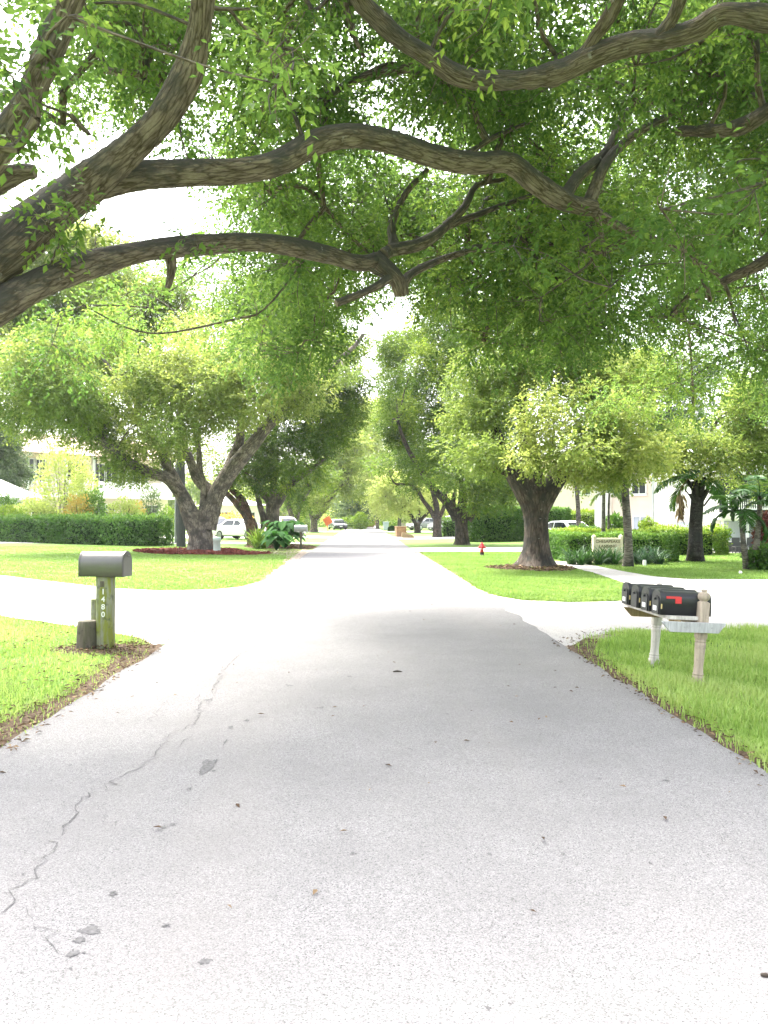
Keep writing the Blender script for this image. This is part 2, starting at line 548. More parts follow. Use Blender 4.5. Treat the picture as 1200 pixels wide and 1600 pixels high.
def smooth_poly(pts, n=5):
    P = [np.array(p[:2], float) for p in pts]
    out = []
    m = len(P)
    for i in range(m):
        p0, p1, p2, p3 = P[i - 1], P[i], P[(i + 1) % m], P[(i + 2) % m]
        for t in np.linspace(0, 1, n, endpoint=False):
            q = .5 * (2 * p1 + (p2 - p0) * t + (2 * p0 - 5 * p1 + 4 * p2 - p3) * t * t + (3 * p1 - p0 - 3 * p2 + p3) * t ** 3)
            out.append((q[0], q[1]))
    return out


def inside(P, poly):
    x, y = P[:, 0], P[:, 1]
    c = np.zeros(len(P), bool)
    n = len(poly)
    for i in range(n):
        x1, y1 = poly[i][:2]; x2, y2 = poly[(i + 1) % n][:2]
        cond = ((y1 > y) != (y2 > y)) & (x < (x2 - x1) * (y - y1) / (y2 - y1 + 1e-12) + x1)
        c ^= cond
    return c


# ground with a gentle grid so it is one sheet to the horizon
gb = MB()
gb.add([(-700, -300, 0), (700, -300, 0), (700, 1100, 0), (-700, 1100, 0)], [(0, 1, 2, 3)])
tag(gb.build('ground', M['ground']), kind='structure')

ROAD_L, ROAD_R = -2.46, 2.5
road_poly = [(ROAD_L - .1, -30), (ROAD_R + .1, -30), (ROAD_R, 10.6), (ROAD_R, 17), (ROAD_R, 200), (ROAD_L, 200), (ROAD_L, 20), (ROAD_L, 10.9)]
sheet('road', road_poly, .020, M['road'], sub=.35, jit=.022, seed=1, skip=(0, 4))
NEAR_L = [(-2.46, -4), (-2.46, 9.6), (-2.62, 10.5), (-2.95, 11.1), (-3.6, 11.75), (-4.6, 12.6), (-6.1, 13.9), (-9, 16.2), (-14, 20), (-24, 26), (-40, 26), (-40, -4)]
NEAR_R = [(2.5, -4), (2.5, 9.5), (2.62, 10.3), (2.95, 10.95), (3.6, 11.5), (4.6, 11.75), (6, 11.85), (9, 12.0), (14, 12.3), (40, 13), (40, -4)]
side_l = [(-2.3, 10.6), (-2.62, 10.5), (-2.95, 11.1), (-3.6, 11.75), (-4.6, 12.6), (-6.1, 13.9), (-9, 16.2), (-14, 20), (-24, 26), (-40, 36), (-40, 48), (-22, 34.5), (-14.5, 27), (-10.3, 23.6), (-7.4, 20.6), (-5.6, 18.9), (-4.4, 18.3), (-3.3, 18.5), (-2.75, 19.3), (-2.5, 21), (-2.3, 23)]
sheet('side_street', side_l, .012, M['street'], sub=.4, jit=.02, seed=2)
side_r = [(2.3, 10.2), (2.62, 10.3), (2.95, 10.95), (3.6, 11.5), (4.6, 11.75), (6, 11.85), (9, 12.0), (14, 12.3), (40, 13), (40, 21.6), (14, 21.3), (10.3, 21.2), (8.4, 21.4), (7.9, 22.4), (7.75, 24.5), (7.7, 27.5), (7.5, 29.5), (6.9, 30.3), (6.45, 29.6), (6.75, 27), (6.7, 24), (6.45, 20.6), (6.2, 18.2), (5.6, 16.6), (4.9, 15.75), (3.9, 15.55), (3.1, 15.9), (2.75, 16.8), (2.55, 18.6), (2.3, 20)]
sheet('side_street', side_r, .012, M['street'], sub=.4, jit=.02, seed=3)
# driveways and the car park strips beyond
drives = [
    ('driveway', [(2.3, 39), (9, 39.2), (13.5, 38.0), (17.5, 37.5), (24, 38.5), (24, 47), (16, 46.5), (9, 45), (2.3, 44.2)], 5),
    ('driveway', [(2.3, 62), (14, 62), (26, 60), (26, 68), (14, 70), (2.3, 69)], 6),
    ('driveway', [(-2.3, 50.5), (-9, 51), (-26, 53), (-26, 58), (-9, 54.6), (-2.3, 53.2)], 7),
    ('driveway', [(-2.3, 66), (-12, 66), (-34, 62), (-34, 78), (-12, 78), (-2.3, 72)], 8),
    ('driveway', [(-2.3, 92), (-30, 92), (-30, 98), (-2.3, 97)], 9),
    ('driveway', [(2.3, 92), (30, 92), (30, 99), (2.3, 97)], 10),
]
for nm, pl, sd in drives: sheet(nm, pl, .012, M['drive'], sub=.6, jit=.04, seed=sd)
# bare earth along the kerbless edges
dirt_l = [(-2.36, 3), (-2.36, 9.8), (-2.55, 10.55), (-2.9, 11.2), (-3.05, 11.1), (-2.85, 10.2), (-2.85, 8.8), (-2.75, 7.6), (-2.95, 6.4), (-2.9, 5.4), (-3.3, 4.6), (-3.2, 3)]
sheet('dirt_verge', dirt_l, .008, M['dirt'], sub=.12, jit=.035, seed=21)
dirt_r = [(2.4, 2), (2.4, 9.6), (2.56, 10.4), (2.9, 11.05), (3.1, 10.8), (2.85, 10), (2.72, 9), (2.72, 7), (2.68, 5), (2.7, 2)]
sheet('dirt_verge', dirt_r, .008, M['dirt'], sub=.12, jit=.03, seed=22)
corner_s = [(2.3, 10.0), (2.6, 10.1), (3.0, 10.75), (3.5, 11.2), (4.2, 11.5), (5.0, 11.7), (4.2, 11.85), (3.4, 11.65), (2.8, 11.1), (2.4, 10.6)]
sheet('dirt_verge', corner_s, .006, M['sand'], sub=.15, jit=.03, seed=23)
post_dirt = [(-3.16 + .5 * math.cos(a) * (1.2), 10.15 + .42 * math.sin(a)) for a in np.linspace(0, 6.28, 16)[:-1]]
sheet('dirt_verge', post_dirt, .0105, M['dirt'], sub=.1, jit=.04, seed=24)
far_dirt = [(-2.3, 20), (-2.6, 24), (-2.8, 30), (-3.2, 35.5), (-5.5, 38.5), (-4.5, 41.5), (-3, 41.8), (-2.3, 41)]
sheet('dirt_verge', far_dirt, .0065, M['sand'], sub=.3, jit=.08, seed=25)
far_dirt_r = [(2.3, 18.5), (2.75, 20), (2.75, 30), (2.7, 38.8), (2.3, 38.8)]
sheet('dirt_verge', far_dirt_r, .0065, M['sand'], sub=.3, jit=.06, seed=26)
# mulch and litter beds
mc = G(312, 861)
mul = [(mc[0] + a, mc[1] + b) for a, b in ((-3.4, 2.2), (-3.0, -.5), (-1.4, -3.2), (.6, -4.2), (2.4, -4.4), (3.4, -4.2), (3.8, -3.0), (3.2, -1.8), (2.4, -1.0), (1.8, 1), (1, 2.8), (-1.4, 3.2))]
mul = smooth_poly(mul)
sheet('mulch_bed', mul, .010, M['mulch'], sub=.25, jit=.05, seed=31)
lc = G(838, 887)
lit = smooth_poly([(lc[0] + 1.45 * math.cos(a) * (1.15 if math.cos(a) < 0 else .8), lc[1] + 1.9 * math.sin(a) * (1.1 if math.sin(a) < 0 else .6)) for a in np.linspace(0, 6.28, 12)[:-1]])
sheet('litter_bed', lit, .0105, M['dirt'], sub=.3, jit=.09, seed=32)
bed2 = smooth_poly([(-6.6, 47.5), (-6, 44.5), (-3.8, 42.6), (-2.6, 42.6), (-2.6, 45.5), (-4, 50), (-6, 50.3)])
sheet('litter_bed', bed2, .0105, M['dirt'], sub=.3, jit=.08, seed=33)

# cracks, patches and drips on the asphalt
def wander(pts, seed, amp=.035, step=.06):
    rng = np.random.default_rng(seed)
    P, _ = spline([(p[0], p[1], 0) for p in pts], [1] * len(pts), step)
    j = np.cumsum(rng.normal(0, amp * .6, (len(P), 2)), 0); j -= np.linspace(0, 1, len(P))[:, None] * j[-1]
    P[:, :2] += j * .35 + rng.normal(0, amp * .55, (len(P), 2))
    return P


def px_path(pp): return [G(x, y) for x, y in pp]


ck = MB()
def crack(pp, w, seed, gap=.05):
    P = wander(px_path(pp), seed)
    rng = np.random.default_rng(seed + 99)
    on = True
    ww = np.abs(rng.normal(1, .45, len(P)))
    for i in range(len(P) - 1):
        if rng.random() < gap: on = not on if rng.random() < .6 else on
        if rng.random() < .3: on = True
        if not on: continue
        d = P[i + 1] - P[i]; n = np.array([-d[1], d[0], 0]); n /= np.linalg.norm(n) + 1e-9
        a, b = w * ww[i] / 2, w * ww[i + 1] / 2
        z = np.array([0, 0, .0242])
        a *= .34; b *= .34
        ck.add([P[i] + n * a + z, P[i] - n * a + z, P[i + 1] - n * b + z, P[i + 1] + n * b + z], [(0, 1, 2, 3)])


crack([(425, 970), (405, 985), (402, 1010), (375, 1030), (350, 1055), (340, 1090)], .016, 41)
crack([(310, 1090), (308, 1115), (285, 1140), (265, 1148), (240, 1175), (215, 1205), (150, 1240), (125, 1255), (115, 1285), (80, 1320), (72, 1345), (20, 1400), (0, 1440)], .016, 42)
crack([(312, 1052), (280, 1085), (255, 1110), (230, 1135)], .010, 43)
crack([(290, 1158), (262, 1180), (215, 1205)], .012, 44)
crack([(395, 1010), (380, 1035), (345, 1065), (330, 1095), (300, 1120)], .008, 45)
crack([(40, 1430), (62, 1460), (80, 1478), (92, 1500)], .010, 46, .2)
crack([(90, 1340), (55, 1350), (30, 1362)], .007, 47, .3)
crack([(470, 985), (440, 1015), (420, 1035)], .007, 48, .3)
crack([(780, 1440), (730, 1480), (690, 1520)], .004, 49, .4)
crack([(1060, 1262), (1110, 1300), (1160, 1345), (1200, 1380)], .005, 50, .15)
crack([(180, 1300), (160, 1280), (165, 1240)], .006, 51, .3)
crack([(275, 1002), (300, 985), (332, 965)], .012, 52, .05)
crack([(795, 955), (830, 978), (880, 1002)], .012, 53, .05)
crack([(230, 1050), (300, 1046), (360, 1050), (480, 1046)], .006, 54, .4)
crack([(760, 1075), (820, 1085), (900, 1100)], .005, 55, .5)
crack([(560, 1550), (620, 1580), (700, 1600)], .004, 56, .5)
tag(ck.build('road_cracks', M['crack']), kind='structure')
st = MB()
rs = np.random.default_rng(60)
def blot(px, py, rx, ry, k=0):
    c = G(px, py); sx = .8 * rx * c[1] / F_PX; sy = ry * c[1] ** 2 / (F_PX * HCAM)
    for q in range(int(10 + rx * ry * .9)):
        u_, v_ = rs.normal(0, .5, 2); dot(c[0] + sx * u_, c[1] + sy * v_, sx * rs.uniform(.12, .42), sy * rs.uniform(.12, .42))


def dot(x0, y0, sx, sy):
    c = (x0, y0)
    ang = np.linspace(0, 2 * PI, 10)[:-1]
    r = 1 + .3 * rs.normal(size=9); r = (r + np.roll(r, 1)) / 2
    zz = .0212 + .000012 * (len(st.f) % 220)
    st.add([(c[0] + sx * math.cos(a) * q, c[1] + sy * math.sin(a) * q, zz) for a, q in zip(ang, r)], [tuple(range(9))])


for b_ in ((325, 1203, 11, 8), (316, 1212, 6, 4), (335, 1195, 5, 3), (268, 1295, 5, 2.5), (255, 1299, 6, 2), (297, 1238, 5, 2), (176, 1404, 8, 3.5), (142, 1462, 16, 5),
           (124, 1478, 9, 4), (113, 1499, 10, 4), (110, 1523, 4, 2), (260, 1455, 6, 2.5), (320, 1511, 11, 4), (110, 1201, 5, 1.5), (325, 1097, 8, 1.5), (385, 1130, 5, 2),
           (360, 1141, 5, 2), (352, 1165, 3, 4), (36, 1373, 4, 2), (551, 1341, 4, 2.5), (880, 1341, 4, 2), (765, 1342, 5, 2), (886, 1365, 2.5, 2), (800, 1412, 3, 2), (1016, 1356, 4, 2),
           (960, 1467, 4, 2), (762, 1585, 5, 3), (936, 1222, 4, 1.5), (640, 1175, 4, 1.2), (545, 1060, 6, 1.2), (450, 1075, 7, 1.5), (500, 1110, 6, 1.4), (700, 1120, 4, 1), (875, 1228, 5, 1.3), (1040, 1225, 7, 1.5)):
    blot(*b_)
tag(st.build('road_stains', M['stain']), kind='structure')


# ------------------------------------------------------------------ grass, litter, chips (nobody could count them)
def blades(name, polys_in, polys_out, n, h, w, dmax, seed, lean=.45, tint=.55, cullpx=260, dmin=2.0):
    rng = np.random.default_rng(seed)
    pts = []
    tot = 0
    xs = [p[0] for p in polys_in]; ys = [p[1] for p in polys_in]
    while tot < n:
        d = dmin * (dmax / dmin) ** rng.uniform(0, 1, 40000) if False else np.sqrt(rng.uniform(dmin ** 2, dmax ** 2, 40000))
        d = dmin + (dmax - dmin) * rng.uniform(0, 1, 40000) ** 1.25
        px = rng.uniform(-cullpx, 1200 + cullpx, 40000)
        P = np.stack([(px - 566) * d / F_PX, d], 1)
        ok = inside(P, polys_in)
        for q in polys_out: ok &= ~inside(P, q) | (rng.random(len(P)) < .12)
        bare = np.sin(P[:, 0] * 1.9 + 3 * np.sin(P[:, 1] * .8)) * np.sin(P[:, 1] * 2.3 + 2 * np.cos(P[:, 0] * 1.1))
        ok &= (bare < .62) | (rng.random(len(P)) < .4)
        P = P[ok]
        if not len(P): break
        pts.append(P); tot += len(P)
    P = np.vstack(pts)[:n]; N = len(P)
    patch = np.sin(P[:, 0] * 2.3 + 1) * np.cos(P[:, 1] * 1.7) * .5 + np.sin(P[:, 0] * 6.1 + P[:, 1] * 4.3) * .5
    B = np.concatenate([P, np.full((N, 1), -.005)], 1)
    a = rng.uniform(0, 2 * PI, N)
    dirh = np.stack([np.cos(a), np.sin(a), np.zeros(N)], 1)
    sz = (1 + .35 * patch) * rng.uniform(.55, 1.3, N)
    H = (h * sz)[:, None]; Wd = (w * rng.uniform(.7, 1.3, N))[:, None]
    l1 = rng.uniform(.05, lean, (N, 1))
    S = np.stack([-np.sin(a), np.cos(a), np.zeros(N)], 1)
    up = np.array([0, 0, 1.0])
    Mid = B + up * H * .62 + dirh * H * l1 * .5
    Tip = B + up * H * (1 - l1 * .35) + dirh * H * l1 * 1.5
    V = np.stack([B - S * Wd / 2, B + S * Wd / 2, Mid + S * Wd * .42, Mid - S * Wd * .42, Tip], 1).reshape(-1, 3)
    b = np.arange(N, dtype=np.int32)[:, None] * 5
    idx = (b + np.array([0, 1, 2, 0, 2, 3, 3, 2, 4], np.int32)).ravel()
    dry = np.sin(P[:, 0] * 1.3 + 2 * np.sin(P[:, 1] * .9)) * np.cos(P[:, 1] * 1.1 + P[:, 0] * .4)
    T = np.clip(tint + patch * .14 + dry * .2 + rng.normal(0, .17, N), 0, 1)
    o = link(name, quick_mesh(name, V, 3, idx, np.repeat(T, 5)), M['blade' if dmax < 30 and w < .015 else 'blade_far_dimmed'])
    tag(o, kind='stuff')
    return o


def scatter_flat(name, P, size, asp, seed, mat, z=.02, label=None, tilt=.5, tint=.5):
    rng = np.random.default_rng(seed)
    N = len(P)
    lv = Leaves()
    a = rng.uniform(0, 2 * PI, N)
    D = np.stack([np.cos(a), np.sin(a), rng.normal(0, tilt * .4, N)], 1)
    nn = np.stack([rng.normal(0, tilt, N), rng.normal(0, tilt, N), np.ones(N)], 1)
    sc = rng.uniform(.5, 1.5, N)
    lv.add(np.concatenate([P, np.full((N, 1), z) + np.abs(rng.normal(0, .012, (N, 1)))], 1), D, nn, size * sc, size * asp * sc, np.clip(tint + rng.normal(0, .25, N), 0, 1))
    return tag(link(name, lv.mesh(name), M[mat]), kind='stuff')


dirt_in_l = [(-2.36, 3), (-2.36, 9.6), (-2.6, 10.6), (-2.75, 10.2), (-2.72, 8.8), (-2.62, 7.6), (-2.8, 6.4), (-2.72, 5.6), (-3.1, 4.8), (-3.1, 3)]
dirt_in_r = [(2.4, 2), (2.4, 9.6), (2.7, 10.6), (3.2, 11.3), (3.5, 11.0), (2.95, 10.4), (2.68, 9.6), (2.62, 8), (2.6, 5), (2.62, 2)]
blades('lawn_grass', [(x, y) for x, y in NEAR_L], [dirt_in_l, post_dirt], 150000, .062, .0085, 21, 71, lean=.8, tint=.55, dmin=2.6, cullpx=900)
blades('lawn_grass', [(x, y) for x, y in NEAR_R], [dirt_in_r], 180000, .095, .0085, 13.2, 72, lean=.55, tint=.6, dmin=2.2, cullpx=1100)
VERGE_R = [(2.6, 17.3), (2.85, 16.5), (3.2, 16), (3.9, 15.65), (4.9, 15.85), (5.55, 16.7), (6.1, 18.3), (6.35, 20.6), (6.6, 24), (6.65, 27), (6.35, 29.7), (6.5, 33), (8, 38.4), (2.6, 38.8)]
blades('lawn_grass', VERGE_R, [lit], 60000, .055, .02, 39, 73, lean=.6, tint=.55, dmin=15)
LAWN_R2 = [(8.5, 21.5), (10.3, 21.3), (14, 21.4), (40, 21.7), (40, 36), (9.5, 36), (8.2, 31), (7.85, 28), (7.85, 24.5), (8, 22.5)]
blades('lawn_grass', LAWN_R2, [], 60000, .045, .022, 38, 74, lean=.6, tint=.55, dmin=20, cullpx=120)
FAR_L = [(-2.6, 21), (-2.85, 19.4), (-3.35, 18.6), (-4.4, 18.4), (-5.6, 19), (-7.4, 20.7), (-10.3, 23.7), (-14.5, 27.1), (-22, 34.6), (-40, 48.2), (-30, 60), (-12, 48), (-3, 42), (-2.7, 30)]
blades('lawn_grass', FAR_L, [mul], 70000, .045, .024, 48, 75, lean=.6, tint=.62, dmin=17, cullpx=120)

r_ = np.random.default_rng(81)
def in_poly(poly, n, rng):
    a = np.array([p[:2] for p in poly]); lo, hi = a.min(0), a.max(0)
    P = rng.uniform(lo, hi, (n * 6, 2)); return P[inside(P, poly)][:n]


scatter_flat('leaf_litter', np.vstack([in_poly(dirt_l, 1100, r_), in_poly(post_dirt, 450, r_), in_poly([(-2.46, 4), (-2.46, 11), (-5, 13), (-5, 6)], 800, r_)]), .045, .4, 82, 'litter', z=.03)
scatter_flat('leaf_litter', np.vstack([in_poly(dirt_r, 700, r_), in_poly(corner_s, 90, r_)]), .04, .4, 83, 'litter', z=.03)
scatter_flat('leaf_litter', in_poly(lit, 1500, r_), .1, .4, 84, 'litter', z=.03)
scatter_flat('leaf_litter', in_poly(bed2, 1500, r_), .12, .4, 85, 'litter', z=.03)
scatter_flat('mulch_chips', in_poly(mul, 6000, r_), .14, .3, 86, 'chip', z=.03)
scatter_flat('leaf_litter', np.vstack([np.stack([r_.uniform(-2.4, 2.4, 150), r_.uniform(3, 24, 150)], 1), np.stack([r_.uniform(7, 14, 260), r_.uniform(15, 21, 260)], 1), in_poly(side_l, 90, r_)]), .04, .4, 87, 'litter', z=.026, tilt=.2)
scatter_flat('leaf_litter', np.vstack([in_poly(far_dirt, 500, r_), in_poly(far_dirt_r, 300, r_)]), .06, .4, 88, 'litter', z=.026, tilt=.2)

# ================================================================== TREES
def limb_pts(spec):
    """(px, py, distance, width in pixels) -> points and radii"""
    P = [W(x, y, d) for x, y, d, w in spec]
    R = [w * d / F_PX / 2 for x, y, d, w in spec]
    return P, R


def root_flare(h, amt, seed):
    rg = np.random.default_rng(seed); ph = rg.uniform(0, 6.28, 3)
    def f(L, a):
        k = math.exp(-L / h)
        return amt * k * (1 + .45 * math.sin(3 * a + ph[0]) + .35 * math.sin(5 * a + ph[1]))
    return f


def street_tree(name, label, base_px, D, trunk, limbs, crown, leaf='leaf_mid', bark='bark_grey', group=None, leafL=.17, per=900, sub=9, seed=0,
                flare=.45, fh=.35, dens=1.7, tint=.5, rad=.85, bw=None, depth=2.2, twigs=True, cat='tree', n_leaf=5):
    rng = np.random.default_rng(seed)
    base = GX(base_px, D) if not isinstance(base_px, tuple) else np.array(base_px)
    t = thing(name, label, cat, base, 0, group)
    mb = MB()
    k = D / 40
    if trunk:
        pts = [base + np.array([0, 0, -.1])] + [W(x, y, d) for x, y, d, w in trunk]
        rr = [(bw or trunk[0][3]) * D / F_PX / 2] + [w * d / F_PX / 2 for x, y, d, w in trunk]
        mb.tube(pts, rr, n=20, step=.22, lump=.07, seed=seed, flare=root_flare(fh, flare, seed))
    limbpts = []
    for i, l in enumerate(limbs):
        P, R = limb_pts(l)
        mb.tube(P, R, n=12, step=.3, lump=.07, seed=seed + i)
        Q, _ = spline(P, R, .4); limbpts.append(Q)
    LP = np.vstack(limbpts) if limbpts else None
    lv = Leaves()
    for e in crown:
        cx, cy, rx, ry = e[:4]
        dd = e[4] if len(e) > 4 else D
        tn = e[5] if len(e) > 5 else tint
        c0 = W(cx, cy, dd)
        s = dd / F_PX
        n = max(3, int(sub * (rx * s * ry * s) / (1.6 * 1.6) + 2))
        for j in range(n):
            u = ball_dirs(rng, 1)[0] * rng.uniform(.1, 1.25) ** .6
            c = c0 + np.array([u[0] * rx * s, u[1] * depth * max(1, rx * s / 2.2), u[2] * ry * s])
            r = rad * rng.uniform(.45, 1.4)
            cnt = int(per * dens / n_leaf * (r / rad) ** 2 * .5)
            clump(lv, rng, c, (r * 1.15, r * 1.15, r * .75), cnt, n_leaf, .42 * leafL / .17, leafL * .85, leafL * .5, float(rng.uniform(-.05, .3)), tn + rng.normal(0, .17))
            if twigs and LP is not None and rng.random() < .55:
                q = LP[np.argmin(np.linalg.norm(LP - c, axis=1))]
                dq = np.linalg.norm(c - q)
                if dq < 4.5:
                    mid = (q + c) / 2 + rng.normal(0, .15, 3) + np.array([0, 0, .12 * dq])
                    mb.tube([q, mid, c], [.05 * max(1, k), .035 * max(1, k), .012], n=5, step=.6, lump=.05, cap=False)
    mb.build('trunk', M[bark], t, base)
    link('crown', lv.mesh('crown', base), M[leaf], t)
    return t, lv.count()


TOT = {}
# -------- left foreground tree: trunk beyond the left edge, limbs over the road
def canopy_tree(name, label, base, limbs, group):
    return dict(t=thing(name, label, 'tree', base, 0, group), base=np.array(base, float), limbs=limbs, mb=MB(), lv=Leaves(), lp=[], lr=[])


LIMBS_L = [
    [(-265, 1098, 7.3, 130.7), (-255, 900, 7.2, 110.1), (-215, 700, 7.1, 103.2), (-150, 540, 7.05, 99.8), (-80, 450, 7.1, 89.4), (0, 394, 7.2, 77.1), (70, 335, 7.5, 67.4), (150, 280, 7.8, 63.3)],
    [(120, 300, 7.7, 58.5), (200, 235, 7.5, 50.9), (255, 180, 7.3, 45.4), (295, 110, 7.1, 42.7), (312, 45, 6.9, 39.9), (318, -40, 6.6, 37.2), (300, -160, 6.2, 31)],
    [(130, 292, 7.75, 56), (210, 276, 7.9, 44.8), (300, 270, 8.1, 40), (380, 266, 8.2, 38.4), (440, 252, 8.35, 38.4), (490, 225, 8.5, 37.6), (545, 213, 8.6, 36.8), (610, 222, 8.75, 35.2), (680, 244, 8.9, 34.4),
     (740, 255, 9.0, 33.6), (795, 255, 9.15, 32.8), (835, 285, 9.3, 33.6), (870, 308, 9.4, 32), (905, 322, 9.5, 25.6), (928, 325, 9.6, 24)],
    [(-120, 560, 7.0, 74.4), (-60, 510, 7.0, 64), (0, 478, 7.1, 55.1), (70, 440, 7.4, 46.1), (150, 410, 7.8, 40.2), (230, 392, 8.2, 32.7), (310, 384, 8.6, 31.2), (390, 378, 9.0, 29.8), (450, 384, 9.3, 28.3), (510, 398, 9.6, 27.5), (560, 411, 9.9, 25.3), (592, 405, 10.1, 22.3)],
    [(585, 402, 10.1, 28.8), (605, 420, 10.1, 28.8), (622, 440, 10.15, 27.2), (628, 462, 10.2, 24)],
    [(-160, 560, 7.0, 61.2), (-120, 440, 6.6, 54.4), (-60, 320, 6.3, 50.3), (0, 225, 6.0, 44.9), (45, 150, 5.8, 40.8), (85, 60, 5.6, 40.8), (120, -20, 5.4, 36.7), (150, -120, 5.2, 29.9)],
    [(-70, 330, 6.4, 48), (-10, 288, 6.3, 36.8), (30, 270, 6.3, 27.2), (55, 268, 6.3, 20.8)],
    # secondary branches
    [(600, 398, 10.1, 20.8), (615, 385, 10.2, 18), (612, 350, 10.4, 13), (635, 300, 10.6, 10), (668, 265, 10.7, 8)],
    [(608, 392, 10.1, 20.8), (660, 380, 10.4, 20), (700, 350, 10.8, 15), (728, 320, 11.0, 12), (745, 290, 11.1, 9), (790, 280, 11.4, 6)],
    [(690, 357, 10.7, 12), (760, 330, 11.3, 9), (830, 305, 11.8, 6)],
    [(625, 455, 10.2, 22), (640, 430, 10.4, 14), (690, 405, 10.9, 11), (760, 385, 11.6, 8), (830, 370, 12.2, 5)],
    [(612, 432, 10.1, 15), (580, 452, 9.9, 12), (525, 474, 9.7, 11)],
    [(560, 410, 9.9, 8), (610, 440, 10.1, 5)],
    [(880, 312, 9.4, 20.8), (905, 275, 9.7, 20), (950, 235, 10.1, 17), (980, 175, 10.4, 12), (1040, 150, 10.8, 8)],
    [(920, 318, 9.6, 22), (950, 250, 9.9, 16), (1000, 205, 10.3, 13), (1080, 165, 10.9, 10), (1165, 130, 11.4, 7)],
    [(925, 325, 9.6, 16), (935, 345, 9.7, 10), (945, 400, 9.9, 6)],
    [(925, 328, 9.6, 18), (980, 360, 10.2, 12), (1050, 385, 11.0, 12), (1090, 410, 11.4, 12), (1110, 470, 11.8, 7)],
    [(1075, 400, 11.3, 9), (1130, 440, 11.6, 6), (1150, 510, 11.8, 4)],
    [(265, 390, 8.4, 22), (268, 420, 8.4, 15), (262, 450, 8.4, 9)],
    [(110, 180, 7.3, 9), (140, 210, 7.4, 6), (120, 195, 7.4, 5)],
    [(318, 10, 6.9, 9), (345, 14, 6.9, 6), (390, 14, 7.0, 4)],
    [(240, 80, 8.6, 3), (300, 60, 8.6, 3)],
    [(720, 250, 9.0, 12), (770, 215, 9.4, 8), (830, 190, 9.8, 5)],
    [(560, 120, 9.5, 6), (610, 100, 9.5, 8), (650, 110, 9.6, 5)],
    [(540, 0, 8.6, 10), (545, 40, 8.7, 8), (570, 90, 8.9, 6)],
]
LIMBS_R = [
    [(1640, 1100, 7.2, 144), (1630, 800, 7.1, 120), (1590, 500, 7.0, 112), (1500, 250, 7.0, 88), (1380, 90, 7.0, 64), (1280, 45, 7.0, 46.4), (1200, 30, 7.0, 36.8), (1130, 22, 7.1, 32), (1090, 45, 7.2, 32), (1040, 60, 7.3, 35.2), (985, 68, 7.4, 33.6), (925, 88, 7.5, 35.2), (875, 112, 7.6, 36.8), (820, 124, 7.6, 28.8), (765, 126, 7.6, 27.2), (715, 118, 7.55, 28.8), (670, 88, 7.45, 28.8), (625, 60, 7.35, 29.6), (588, 28, 7.2, 28.8), (560, -5, 7.05, 28.8), (535, -70, 6.8, 27.2), (520, -180, 6.4, 20.8)],
    [(865, 108, 7.6, 24), (905, 92, 7.55, 20.8), (932, 55, 7.4, 20), (955, 20, 7.2, 24), (985, -40, 6.9, 20)],
    [(1025, 62, 7.3, 24), (1050, 30, 7.2, 20.8), (1068, -20, 7.0, 24), (1075, -90, 6.6, 20)],
    [(1450, 190, 7.0, 56), (1330, 150, 7.6, 40), (1230, 160, 8.4, 28.8), (1150, 200, 9.2, 24), (1060, 205, 10.0, 14)],
    [(1520, 300, 7.0, 56), (1380, 260, 7.8, 40), (1290, 330, 9, 27.2), (1210, 400, 10.2, 22), (1130, 440, 11.2, 12)],
]
bl = GX(-265, 7.3); br = GX(1640, 7.2)
CL = canopy_tree('shade_tree', 'huge shade tree out of frame at left, its thick crooked limbs reaching over the road', bl, LIMBS_L, 'shade trees over the near road')
CR = canopy_tree('shade_tree', 'huge shade tree out of frame at right, its limb crossing the top of the view', br, LIMBS_R, 'shade trees over the near road')
for ci, Cn in enumerate((CL, CR)):
    for i, l in enumerate(Cn['limbs']):
        P, R = limb_pts(l)
        big = l[0][3] > 40
        Cn['mb'].tube(P, R, n=28 if big else 9, step=.05 if big else .15, lump=.085 if big else .06, seed=100 * ci + i, flare=root_flare(.5, .4, 5) if i == 0 else None)
        Q, q = spline(P, R, .12)
        Cn['lp'].append(Q); Cn['lr'].append(q)
    Cn['LP'] = np.vstack(Cn['lp']); Cn['LR'] = np.concatenate(Cn['lr'])
ALLP = np.vstack([CL['LP'], CR['LP']]); ALLR = np.concatenate([CL['LR'], CR['LR']])
APX = project(ALLP)
DENS = np.array([[int(ch) for ch in row] for row in (
    '2578787979999', '2488798898999', '4687688888999', '5365555698789', '1223888899889', '0226799999999', '0146899999999', '0223686578999', '0000011002689')], float)


def dens(px, py):
    x = min(max(px / 100, 0), 11.999); y = min(max(py / 75, 0), 7.999)
    i, j = int(x), int(y); fx, fy = x - i, y - j
    d = DENS
    return (d[j, i] * (1 - fx) + d[j, i + 1] * fx) * (1 - fy) + (d[j + 1, i] * (1 - fx) + d[j + 1, i + 1] * fx) * fy


